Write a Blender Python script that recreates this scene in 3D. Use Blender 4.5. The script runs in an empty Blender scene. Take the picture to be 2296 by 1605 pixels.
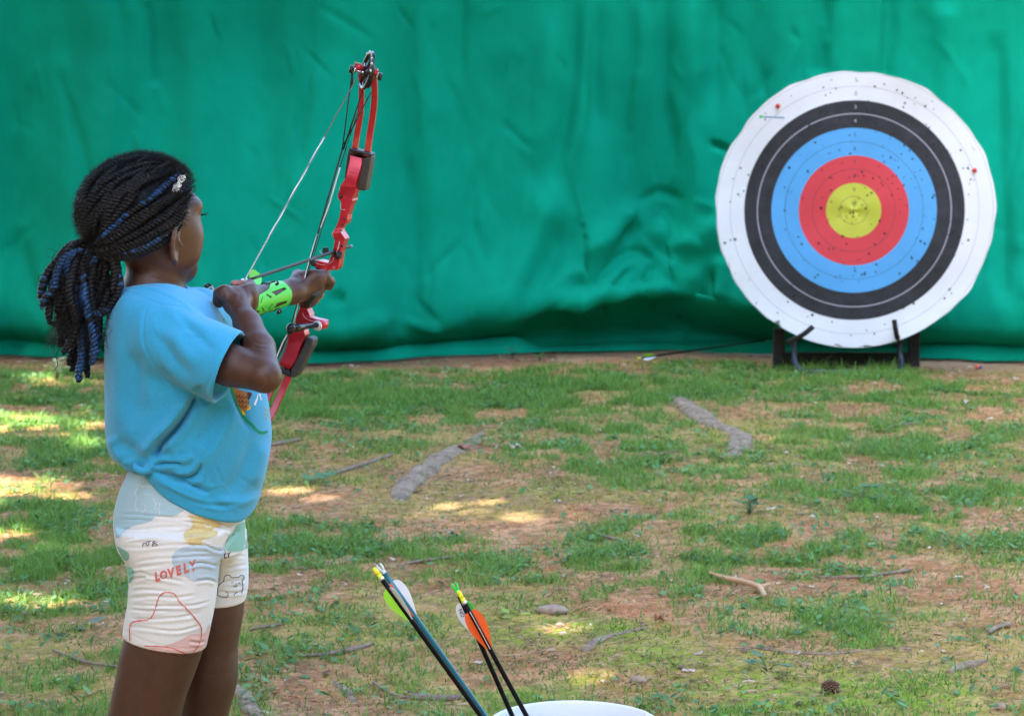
import bpy, bmesh, math, random
import numpy as np
from mathutils import Vector, Matrix
from mathutils.bvhtree import BVHTree
from mathutils.geometry import delaunay_2d_cdt
random.seed(7); rng = np.random.default_rng(7)
R = math.radians
sc = bpy.context.scene
COL = sc.collection
# ------------------------------------------------------------------ camera
FPX = 5663.0            # focal length in pixels of a 2296 px wide picture
CAMH = 1.41
PITCH = math.atan((802.5 - 130.0) / FPX)
cam_d = bpy.data.cameras.new("camera")
cam_d.sensor_width = 36.0
cam_d.lens = 36.0 * FPX / 2296.0
cam_d.clip_start = 0.05; cam_d.clip_end = 600.0
cam_d.dof.use_dof = True
cam_d.dof.focus_distance = 4.34
cam_d.dof.aperture_fstop = 13.0
cam = bpy.data.objects.new("camera", cam_d); COL.objects.link(cam)
cam.location = (0, 0, CAMH); cam.rotation_euler = (R(90) - PITCH, 0, 0)
sc.camera = cam
# ------------------------------------------------------------------ sky and sun
SUN_EL = 48.0
SUN_AZ = (-0.50, -0.52)          # horizontal direction towards the sun
w = bpy.data.worlds.new("World"); sc.world = w; w.use_nodes = True
nt = w.node_tree; bg = nt.nodes["Background"]
sky = nt.nodes.new("ShaderNodeTexSky"); sky.sky_type = 'NISHITA'; sky.sun_disc = False
sky.sun_elevation = R(SUN_EL); sky.sun_rotation = math.atan2(SUN_AZ[0], SUN_AZ[1])
sky.dust_density = 2.5; sky.ozone_density = 1.0
nt.links.new(sky.outputs[0], bg.inputs[0]); bg.inputs[1].default_value = 0.15
sun_d = bpy.data.lights.new("sun", 'SUN'); sun_d.energy = 4.2; sun_d.angle = R(0.53)
sun_d.color = (1.0, 0.94, 0.84)
sun = bpy.data.objects.new("sun", sun_d); COL.objects.link(sun)
hz = Vector((SUN_AZ[0], SUN_AZ[1], 0)).normalized()
SDIR = Vector((hz.x * math.cos(R(SUN_EL)), hz.y * math.cos(R(SUN_EL)), math.sin(R(SUN_EL))))
sun.rotation_euler = SDIR.to_track_quat('Z', 'Y').to_euler(); sun.location = (-6, -6, 14)
sc.view_settings.view_transform = 'Standard'; sc.view_settings.look = 'None'
sc.view_settings.exposure = 3.12; sc.view_settings.gamma = 1.0
sc.view_settings.use_curve_mapping = False
sc.cycles.max_bounces = 6; sc.cycles.transparent_max_bounces = 6
sc.cycles.use_denoising = True
# ------------------------------------------------------------------ picture <-> world
cp, sp = math.cos(PITCH), math.sin(PITCH)
def P(u, v, Y):
    x = (u - 1148.0) / FPX; y = -(v - 802.5) / FPX
    dy = cp + y * sp; dz = -sp + y * cp
    t = Y / dy
    return Vector((x * t, Y, CAMH + dz * t))
def G(u, v, z=0.0):                       # point on the ground plane seen at (u, v)
    x = (u - 1148.0) / FPX; y = -(v - 802.5) / FPX
    dy = cp + y * sp; dz = -sp + y * cp
    t = (z - CAMH) / dz
    return Vector((x * t, dy * t, z))
def proj(V):
    V = np.asarray(V, dtype=np.float64)
    X = V[:, 0]; Yc = V[:, 1]; Z = V[:, 2] - CAMH
    dep = Yc * cp - Z * sp; up = Yc * sp + Z * cp
    return np.stack([1148.0 + FPX * X / dep, 802.5 - FPX * up / dep], 1)
def zm(sx, sy, k):                        # coordinates of an enlarged crop -> picture px
    def f(x, y): return ((sx + x / k) / 1.784, (sy + y / k) / 1.784)
    return f
H_ = zm(120, 550, 1.543); R2 = zm(1000, 180, 1.957); Z3 = zm(780, 930, 2.084)
Q_ = zm(380, 1800, 1.5095); S_ = zm(400, 1100, 1.4588); N4 = zm(780, 1080, 4.1)
B5 = zm(1050, 1250, 3.567); A6 = zm(1480, 2230, 3.414); C1 = zm(1300, 700, 1.3506)
T5 = zm(2750, 220, 1.1976); A1 = zm(1400, 2200, 1.766)
def PX(f, x, y, Y): u, v = f(x, y); return P(u, v, Y)
def sm(a, b, x): t = np.clip((x - a) / (b - a), 0, 1); return t * t * (3 - 2 * t)
# ------------------------------------------------------------------ noise
def _h(i, j, s):
    n = (i.astype(np.int64) * 374761393 + j.astype(np.int64) * 668265263 + s * 1442695041) & 0x7fffffff
    n = ((n ^ (n >> 13)) * 1274126177) & 0x7fffffff
    return ((n ^ (n >> 16)) & 0xffff) / 65535.0
def vn(x, y, s=0):
    x = np.asarray(x, float); y = np.asarray(y, float)
    i = np.floor(x); j = np.floor(y); fx = x - i; fy = y - j
    fx = fx * fx * (3 - 2 * fx); fy = fy * fy * (3 - 2 * fy)
    i = i.astype(np.int64); j = j.astype(np.int64)
    a = _h(i, j, s); b = _h(i + 1, j, s); c = _h(i, j + 1, s); d = _h(i + 1, j + 1, s)
    return a + (b - a) * fx + (c - a) * fy + (a - b - c + d) * fx * fy
def fbm(x, y, s=0, o=4):
    r = 0; a = 0.5; t = 0
    for k in range(o):
        r = r + a * vn(x * 2 ** k + 17.3 * k, y * 2 ** k - 9.1 * k, s + k); t += a; a *= 0.5
    return r / t
# ------------------------------------------------------------------ object plumbing
ORG = {}
def tag(o, label=None, cat=None, group=None, kind=None):
    if label: o["label"] = label
    if cat: o["category"] = cat
    if group: o["group"] = group
    if kind: o["kind"] = kind
    return o
def empty(name, loc, label=None, cat=None, group=None, kind=None):
    o = bpy.data.objects.new(name, None); COL.objects.link(o); o.location = Vector(loc)
    o.empty_display_size = 0.05
    ORG[o.name] = Vector(loc)
    return tag(o, label, cat, group, kind)
def raw(name, V, F, smooth=True):
    """V (n,3); F: list of index tuples or an (m,k) array"""
    me = bpy.data.meshes.new(name)
    V = np.asarray(V, dtype=np.float32).reshape(-1, 3)
    if isinstance(F, np.ndarray):
        m, k = F.shape
        me.vertices.add(len(V)); me.vertices.foreach_set("co", V.ravel())
        me.loops.add(m * k); me.loops.foreach_set("vertex_index", F.astype(np.int32).ravel())
        me.polygons.add(m)
        me.polygons.foreach_set("loop_start", np.arange(0, m * k, k, dtype=np.int32))
        me.polygons.foreach_set("loop_total", np.full(m, k, dtype=np.int32))
        me.update(calc_edges=True)
    else:
        me.from_pydata([tuple(map(float, p)) for p in V], [], [tuple(int(i) for i in f) for f in F])
        me.update()
    me.polygons.foreach_set("use_smooth", np.full(len(me.polygons), bool(smooth)))
    return me
def link(name, me, mats, parent=None, origin=None):
    o = bpy.data.objects.new(name, me)
    if parent is not None:
        o.parent = parent; base = ORG[parent.name]
        if origin is not None: pass
    else:
        base = Vector(origin) if origin is not None else Vector((0, 0, 0)); o.location = base
    COL.objects.link(o)
    if base.length > 0:
        n = len(me.vertices); a = np.empty(n * 3, dtype=np.float32); me.vertices.foreach_get("co", a)
        a = a.reshape(-1, 3) - np.array(base, dtype=np.float32); me.vertices.foreach_set("co", a.ravel()); me.update()
    ORG[o.name] = Vector(base)
    for m in (mats if isinstance(mats, (list, tuple)) else [mats]): me.materials.append(m)
    return o
def mk(name, V, F, mats, parent=None, smooth=True, origin=None):
    return link(name, raw(name, V, F, smooth), mats, parent, origin)
class MB:
    """collects pieces with a material slot each"""
    def __init__(s): s.V = []; s.F = []; s.M = []; s.S = []
    def add(s, V, F, m=0, smooth=True):
        b = len(s.V); s.V.extend([tuple(map(float, p)) for p in V])
        for f in F: s.F.append(tuple(int(i) + b for i in f)); s.M.append(m); s.S.append(smooth)
        return s
    def build(s, name, mats, parent=None, origin=None, bevel=0):
        me = raw(name, np.array(s.V), s.F)
        o = link(name, me, mats, parent, origin)
        me.polygons.foreach_set("material_index", np.array(s.M, dtype=np.int32))
        me.polygons.foreach_set("use_smooth", np.array(s.S, dtype=bool))
        if bevel:
            b = o.modifiers.new("bevel", 'BEVEL'); b.width = bevel; b.segments = 2; b.limit_method = 'ANGLE'; b.angle_limit = R(40)
            b.harden_normals = False
        return o
def merge(o, dst):
    """prints and marks become part of the surface they lie on"""
    b = bmesh.new(); b.from_mesh(dst.data); n0 = len(dst.data.materials); k = len(b.faces); b.from_mesh(o.data); b.faces.ensure_lookup_table()
    for f in b.faces[k:]: f.material_index += n0
    for m in o.data.materials: dst.data.materials.append(m)
    b.to_mesh(dst.data); b.free(); bpy.data.objects.remove(o)
# ------------------------------------------------------------------ shapes
def catmull(pts, n=8, closed=False):
    p = [np.array(q, float) for q in pts]; out = []
    N = len(p)
    for i in range(N if closed else N - 1):
        if closed: a, b, c, d = p[(i - 1) % N], p[i], p[(i + 1) % N], p[(i + 2) % N]
        else:
            b, c = p[i], p[i + 1]; a = p[i - 1] if i > 0 else 2 * b - c; d = p[i + 2] if i + 2 < N else 2 * c - b
        for k in range(n):
            t = k / n
            out.append(0.5 * ((2 * b) + (-a + c) * t + (2 * a - 5 * b + 4 * c - d) * t * t + (-a + 3 * b - 3 * c + d) * t ** 3))
    if not closed: out.append(p[-1])
    return np.array(out)
def frames(pts):
    pts = np.asarray(pts, float); T = np.gradient(pts, axis=0)
    T /= np.linalg.norm(T, axis=1, keepdims=True) + 1e-12
    a = np.array([0, 0, 1.0]) if abs(T[0][2]) < 0.9 else np.array([1.0, 0, 0])
    N = np.zeros_like(T); n = np.cross(T[0], a); n /= np.linalg.norm(n); N[0] = n
    for i in range(1, len(T)):
        n = n - T[i] * np.dot(n, T[i]); n /= np.linalg.norm(n) + 1e-12; N[i] = n
    return T, N, np.cross(T, N)
def tube(pts, r, sides=8, caps=True, flat=1.0):
    pts = np.asarray(pts, float); n = len(pts)
    r = np.full(n, r) if np.isscalar(r) else np.interp(np.linspace(0, 1, n), np.linspace(0, 1, len(r)), r)
    T, N, B = frames(pts)
    an = np.arange(sides) * 2 * math.pi / sides
    V = pts[:, None, :] + r[:, None, None] * (np.cos(an)[None, :, None] * N[:, None, :] + flat * np.sin(an)[None, :, None] * B[:, None, :])
    V = V.reshape(-1, 3); F = []
    for i in range(n - 1):
        for k in range(sides):
            a = i * sides + k; b = i * sides + (k + 1) % sides
            F.append((a, b, b + sides, a + sides))
    if caps:
        F.append(tuple(range(sides - 1, -1, -1))); F.append(tuple((n - 1) * sides + k for k in range(sides)))
    return V, F
def ball(c, r, n=12, m=8, rot=None):
    r = (r, r, r) if np.isscalar(r) else r; V = []; F = []
    for i in range(m + 1):
        th = math.pi * i / m
        for k in range(n):
            ph = 2 * math.pi * k / n
            V.append((math.sin(th) * math.cos(ph) * r[0], math.sin(th) * math.sin(ph) * r[1], math.cos(th) * r[2]))
    V = np.array(V)
    if rot is not None: V = V @ np.array(rot).T
    V = V + np.array(c)
    for i in range(m):
        for k in range(n):
            a = i * n + k; b = i * n + (k + 1) % n
            F.append((a, a + n, b + n, b))
    return V, F
def lathe(c, prof, n=48, ax=None):
    """prof: list of (radius, height) about the local z axis (or about ax)"""
    V = []; F = []
    for r_, z_ in prof:
        for k in range(n):
            a = 2 * math.pi * k / n; V.append((r_ * math.cos(a), r_ * math.sin(a), z_))
    V = np.array(V)
    if ax is not None: V = V @ np.array(Vector(ax).to_track_quat('Z', 'Y').to_matrix()).T
    V = V + np.array(c)
    for i in range(len(prof) - 1):
        for k in range(n):
            a = i * n + k; b = i * n + (k + 1) % n; F.append((a, b, b + n, a + n))
    return V, F
def box(c, s, rot=None):
    V = np.array([(x, y, z) for x in (-.5, .5) for y in (-.5, .5) for z in (-.5, .5)]) * np.array(s)
    if rot is not None: V = V @ np.array(rot).T
    return V + np.array(c), [(0, 1, 3, 2), (4, 6, 7, 5), (0, 4, 5, 1), (2, 3, 7, 6), (0, 2, 6, 4), (1, 5, 7, 3)]
def strip_loft(st):
    """st: list of 4-corner rings"""
    V = [p for r_ in st for p in r_]; F = []
    for i in range(len(st) - 1):
        for k in range(4):
            a = 4 * i + k; b = 4 * i + (k + 1) % 4; F.append((a, b, b + 4, a + 4))
    F.append((3, 2, 1, 0)); n = 4 * (len(st) - 1); F.append((n, n + 1, n + 2, n + 3))
    return np.array([tuple(p) for p in V]), F
# ------------------------------------------------------------------ distance field -> mesh
class Field:
    def __init__(s, lo, hi, h):
        s.h = h; s.lo = np.array(lo, float)
        s.ax = [np.arange(lo[i], hi[i] + h, h, dtype=np.float32) for i in range(3)]
        s.F = np.full([len(a) for a in s.ax], 0.2, dtype=np.float32)
    def sl(s, lo, hi):
        out = []
        for i in range(3):
            a = int(np.clip(math.floor((lo[i] - s.lo[i]) / s.h), 0, len(s.ax[i]))); b = int(np.clip(math.ceil((hi[i] - s.lo[i]) / s.h) + 1, 0, len(s.ax[i])))
            out.append(slice(a, b))
        return tuple(out)
    def grid(s, q): return s.ax[0][q[0]][:, None, None], s.ax[1][q[1]][None, :, None], s.ax[2][q[2]][None, None, :]
    def join(s, q, d, k):
        f = s.F[q]
        if k > 0:
            h = np.clip(0.5 + 0.5 * (d - f) / k, 0, 1); s.F[q] = d * (1 - h) + f * h - k * h * (1 - h)
        else: s.F[q] = np.minimum(f, d)
    def cut(s, q, d, k=0.0):             # keep the part where d > 0
        f = s.F[q]; e = -d
        if k > 0:
            h = np.clip(0.5 - 0.5 * (e - f) / k, 0, 1); s.F[q] = e * (1 - h) + f * h + k * h * (1 - h)
        else: s.F[q] = np.maximum(f, e)
    def dcone(s, q, a, b, ra, rb):
        X, Y, Z = s.grid(q); a = np.array(a, np.float32); b = np.array(b, np.float32); ab = b - a; L = max(float(ab @ ab), 1e-12)
        t = np.clip(((X - a[0]) * ab[0] + (Y - a[1]) * ab[1] + (Z - a[2]) * ab[2]) / L, 0, 1)
        return np.sqrt((X - a[0] - t * ab[0]) ** 2 + (Y - a[1] - t * ab[1]) ** 2 + (Z - a[2] - t * ab[2]) ** 2) - (ra + (rb - ra) * t)
    def cone(s, a, b, ra, rb=None, k=0.01, sub=False):
        rb = ra if rb is None else rb; m = max(ra, rb) + k + 3 * s.h
        q = s.sl(np.minimum(a, b) - m, np.maximum(a, b) + m); d = s.dcone(q, a, b, ra, rb)
        (s.cut if sub else s.join)(q, d, k)
    def chain(s, pts, rs, k=0.006):
        for i in range(len(pts) - 1): s.cone(pts[i], pts[i + 1], rs[i], rs[i + 1], k)
    def ell(s, c, r, M=None, k=0.01, sub=False):
        m = max(r) + k + 3 * s.h; c = np.array(c, np.float32); q = s.sl(c - m, c + m); X, Y, Z = s.grid(q)
        M = np.eye(3) if M is None else np.array(M)      # rows = axes
        x, y, z = X - c[0], Y - c[1], Z - c[2]
        L = [(M[i][0] * x + M[i][1] * y + M[i][2] * z).astype(np.float32) for i in range(3)]
        k0 = np.sqrt(sum((L[i] / r[i]) ** 2 for i in range(3))); k1 = np.sqrt(sum((L[i] / r[i] ** 2) ** 2 for i in range(3))) + 1e-6
        d = k0 * (k0 - 1) / k1
        (s.cut if sub else s.join)(q, d.astype(np.float32), k)
    def rows(s, Yc, rows, k=0.01, p=2.2, grow=0.0):
        """rows: (v, uL, uR, half_depth[, Y centre]) in picture px"""
        z = []; xl = []; xr = []; b = []; yc = []
        for r_ in rows:
            y0 = r_[4] if len(r_) > 4 else Yc
            A = P(r_[1], r_[0], y0); B = P(r_[2], r_[0], y0); z.append(A.z); xl.append(A.x - grow); xr.append(B.x + grow); b.append(r_[3] + grow); yc.append(y0)
        z, xl, xr, b, yc = [np.array(t)[::-1] for t in (z, xl, xr, b, yc)]
        q = s.sl((xl.min() - .03, (yc - b).min() - .03, z[0] - .03), (xr.max() + .03, (yc + b).max() + .03, z[-1] + .03))
        X, Y, Z = s.grid(q); zz = Z[0, 0]
        XL = np.interp(zz, z, xl); XR = np.interp(zz, z, xr); B = np.interp(zz, z, b); YC = np.interp(zz, z, yc)
        kk = np.ones(5) / 5
        if len(zz) > 12:
            sm5 = lambda a: np.convolve(np.pad(a, 2, mode='edge'), kk, 'valid'); XL, XR, B = sm5(sm5(XL)), sm5(sm5(XR)), sm5(sm5(B))
        A = (XR - XL) / 2; C = (XR + XL) / 2
        nx = np.abs(X - C[None, None]) / A[None, None]; ny = np.abs(Y - YC[None, None]) / B[None, None]
        d = ((nx ** p + ny ** p) ** (1 / p) - 1) * np.minimum(A, B)[None, None]
        dz = np.maximum(z[0] - zz, zz - z[-1])[None, None]
        d = np.where(dz > 0, np.sqrt(np.maximum(d, 0) ** 2 + dz ** 2), np.maximum(d, dz)).astype(np.float32)
        s.join(q, d, k)
    def mesh(s):
        F = s.F; S = F < 0; nx, ny, nz = F.shape
        c = np.zeros((nx - 1, ny - 1, nz - 1), dtype=np.int8)
        for i in (0, 1):
            for j in (0, 1):
                for k in (0, 1): c += S[i:nx - 1 + i, j:ny - 1 + j, k:nz - 1 + k]
        I = np.argwhere((c > 0) & (c < 8)).astype(np.int32); del c
        idx = np.full((nx - 1, ny - 1, nz - 1), -1, dtype=np.int32); idx[I[:, 0], I[:, 1], I[:, 2]] = np.arange(len(I))
        acc = np.zeros((len(I), 3)); cnt = np.zeros(len(I))
        for ax in range(3):
            o1, o2 = [t for t in range(3) if t != ax]
            for a in (0, 1):
                for b in (0, 1):
                    off = np.zeros(3, int); off[o1] = a; off[o2] = b; A = I + off; Bq = A.copy(); Bq[:, ax] += 1
                    f0 = F[A[:, 0], A[:, 1], A[:, 2]]; f1 = F[Bq[:, 0], Bq[:, 1], Bq[:, 2]]; m = (f0 < 0) != (f1 < 0)
                    t = f0[m] / (f0[m] - f1[m]); pt = A[m].astype(float); pt[:, ax] += t; acc[m] += pt; cnt[m] += 1
        V = acc / cnt[:, None] * s.h + s.lo
        Fs = []
        for ax in range(3):
            o1, o2 = (ax + 1) % 3, (ax + 2) % 3
            A = [slice(None)] * 3; B = [slice(None)] * 3; A[ax] = slice(0, -1); B[ax] = slice(1, None)
            m = S[tuple(A)] != S[tuple(B)]; J = np.argwhere(m).astype(np.int32)
            sh = np.array(F.shape) - 1
            ok = (J[:, o1] > 0) & (J[:, o2] > 0) & (J[:, o1] < sh[o1]) & (J[:, o2] < sh[o2]); J = J[ok]
            def g(a, b):
                K = J.copy(); K[:, o1] -= a; K[:, o2] -= b; return idx[K[:, 0], K[:, 1], K[:, 2]]
            quad = np.stack([g(1, 1), g(0, 1), g(0, 0), g(1, 0)], 1)
            ins = S[J[:, 0], J[:, 1], J[:, 2]]
            quad[~ins] = quad[~ins][:, ::-1]; Fs.append(quad)
        return V, np.concatenate(Fs)
def vnormals(V, F):
    a = V[F[:, 2]] - V[F[:, 0]]; b = V[F[:, 3]] - V[F[:, 1]]; n = np.cross(a, b); N = np.zeros_like(V)
    for k in range(4): np.add.at(N, F[:, k], n)
    return N / (np.linalg.norm(N, axis=1, keepdims=True) + 1e-12)
def relax(V, F, it=2, f=0.5):
    for _ in range(it):
        A = np.zeros_like(V); c = np.zeros(len(V))
        for k in range(4):
            np.add.at(A, F[:, k], V[F[:, (k + 1) % 4]]); np.add.at(c, F[:, k], 1)
            np.add.at(A, F[:, (k + 1) % 4], V[F[:, k]]); np.add.at(c, F[:, (k + 1) % 4], 1)
        V = V + f * (A / c[:, None] - V)
    return V
def folds(V, F, fl, Yref=4.25, front=True):
    """each fold: (polyline in px, amplitude px, width px[, taper]) raises the surface along its normal"""
    N = vnormals(V, F); uv = proj(V); D = np.zeros(len(V))
    for f in fl:
        pl = np.array(f[0], float); amp, wd = f[1], f[2]; tp = f[3] if len(f) > 3 else 0.25
        if len(pl) > 2: pl = catmull(pl, 5)
        seg = np.linalg.norm(np.diff(pl, axis=0), axis=1); L = np.concatenate([[0], np.cumsum(seg)])
        m = (uv[:, 0] > pl[:, 0].min() - 3 * wd) & (uv[:, 0] < pl[:, 0].max() + 3 * wd) & (uv[:, 1] > pl[:, 1].min() - 3 * wd) & (uv[:, 1] < pl[:, 1].max() + 3 * wd)
        q = uv[m]; best = np.full(len(q), 1e9); bs = np.zeros(len(q)); sg = np.ones(len(q)); stp = len(f) > 4
        for i in range(len(pl) - 1):
            a, b = pl[i], pl[i + 1]; ab = b - a; t = np.clip(((q - a) @ ab) / max(ab @ ab, 1e-9), 0, 1)
            e = q - a - t[:, None] * ab; d = np.linalg.norm(e, axis=1); k = d < best; best[k] = d[k]; bs[k] = (L[i] + t[k] * seg[i]) / L[-1]; sg[k] = np.sign(ab[0] * (q - a)[k, 1] - ab[1] * (q - a)[k, 0])
        tpw = sm(0, tp, bs) * sm(0, tp, 1 - bs) if tp > 0 else 1
        # a step fold: the side on the right hand of the line stands proud, the other side sinks
        D[m] += (amp * np.tanh(sg * best / f[4]) * np.where(sg > 0, 1.0, 0.6) * np.exp(-best / wd) if stp else amp * np.exp(-(best / wd) ** 2)) * tpw
    if front:
        c = np.array([0, 0, CAMH]); d = c - V; d /= np.linalg.norm(d, axis=1, keepdims=True)
        D *= sm(-0.1, 0.35, (N * d).sum(1))
    return V + N * (D * Yref / FPX)[:, None]
# ------------------------------------------------------------------ things laid on a surface
def inside(pts, polys):
    r = np.zeros(len(pts), bool)
    for pl in polys:
        n = len(pl); j = n - 1
        for i in range(n):
            xi, yi = pl[i]; xj, yj = pl[j]
            c = ((yi > pts[:, 1]) != (yj > pts[:, 1])) & (pts[:, 0] < (xj - xi) * (pts[:, 1] - yi) / (yj - yi + 1e-12) + xi); r ^= c; j = i
    return r
def shoot(bvh, u, v, off):
    o = Vector((0, 0, CAMH)); d = (P(u, v, 4.3) - o).normalized()
    h = bvh.ray_cast(o, d)
    if h[0] is None: return None
    n = h[1]
    if n.dot(d) > 0: n = -n
    return h[0] + n * off
def resample(pl, step, closed=True):
    pl = [np.array(p, float) for p in pl]; out = []
    for i in range(len(pl) if closed else len(pl) - 1):
        a, b = pl[i], pl[(i + 1) % len(pl)]; n = max(1, int(np.linalg.norm(b - a) / step))
        for k in range(n): out.append(a + (b - a) * k / n)
    if not closed: out.append(pl[-1])
    return out
def decal(bvh, polys, off=0.0006, step=4.0, smooth_outline=True):
    pv = []; pe = []; pls = []
    for pl in polys:
        q = catmull(pl, 4, True) if smooth_outline else pl
        q = resample(q, step); pls.append([tuple(p) for p in q]); b = len(pv); pv += [Vector(p) for p in q]
        pe += [(b + i, b + (i + 1) % len(q)) for i in range(len(q))]
    A = np.array([p for q in pls for p in q]); lo, hi = A.min(0), A.max(0)
    gx, gy = np.meshgrid(np.arange(lo[0], hi[0], step), np.arange(lo[1], hi[1], step)); g = np.stack([gx.ravel(), gy.ravel()], 1)
    g = g[inside(g, pls)]; pv += [Vector(p) for p in g]
    r_ = delaunay_2d_cdt(pv, pe, [], 0, 1e-4); v2 = r_[0]; tr = r_[2]
    if not tr: return np.zeros((0, 3)), []
    cen = np.array([[sum(v2[i][0] for i in t) / 3, sum(v2[i][1] for i in t) / 3] for t in tr]); ok = inside(cen, pls)
    W = [shoot(bvh, p[0], p[1], off) for p in v2]
    F = []
    for t, k in zip(tr, ok):
        if not k or any(W[i] is None for i in t): continue
        c = [W[i] for i in t]
        if max((c[0] - c[1]).length, (c[1] - c[2]).length, (c[2] - c[0]).length) > step * 6 * 4.3 / FPX + 0.004: continue
        n = (c[1] - c[0]).cross(c[2] - c[0])
        F.append(tuple(t) if n.dot(Vector((0, 0, CAMH)) - c[0]) > 0 else tuple(t)[::-1])
    return np.array([tuple(p) if p is not None else (0, 0, -5) for p in W]), F
def stroke(bvh, pl, wd, off=0.0008, closed=False, n=6):
    q = catmull(pl, n, closed) if len(pl) > 2 else np.array(resample(pl, 3, False))
    if closed: q = np.vstack([q, q[:1]])
    q = np.array(resample([tuple(p) for p in q], 2.5, False))
    t = np.gradient(q, axis=0); t /= np.linalg.norm(t, axis=1, keepdims=True) + 1e-9; nn = np.stack([-t[:, 1], t[:, 0]], 1)
    V = []; F = []
    prev = None
    for i in range(len(q)):
        a = shoot(bvh, *(q[i] + nn[i] * wd / 2), off); b = shoot(bvh, *(q[i] - nn[i] * wd / 2), off)
        if a is None or b is None or (a - b).length > 0.012: prev = None; continue
        V += [tuple(a), tuple(b)]; k = len(V) - 2
        if prev is not None and (Vector(V[prev]) - a).length < 0.012: F.append((prev, prev + 1, k + 1, k))
        prev = k
    return np.array(V).reshape(-1, 3), F
def text2d(s, ext=0.0, shear=0.0):
    c = bpy.data.curves.new("t", 'FONT'); c.body = s; c.align_x = 'CENTER'; c.align_y = 'CENTER'; c.size = 1.0; c.shear = shear; c.offset = ext; c.resolution_u = 3
    o = bpy.data.objects.new("t", c); COL.objects.link(o)
    me = bpy.data.meshes.new_from_object(o.evaluated_get(bpy.context.evaluated_depsgraph_get()))
    V = np.array([v.co[:2] for v in me.vertices]); F = [tuple(p.vertices) for p in me.polygons]
    bpy.data.objects.remove(o); bpy.data.curves.remove(c); bpy.data.meshes.remove(me)
    return V, F
def text_on(bvh, s, cu, cv, size, ang=0, ext=0.0, shear=0, off=0.0009, sx=1.0, flip=False):
    V, F = text2d(s, ext, shear); ca, sa = math.cos(ang), math.sin(ang); W = []
    for x, y in V:
        x *= size * sx; y *= size; W.append(shoot(bvh, cu + x * ca + y * sa, cv + x * sa - y * ca, off))
    F = [f for f in F if all(W[i] is not None for i in f)]
    return np.array([tuple(p) if p is not None else (0, 0, -5) for p in W]), F
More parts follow.
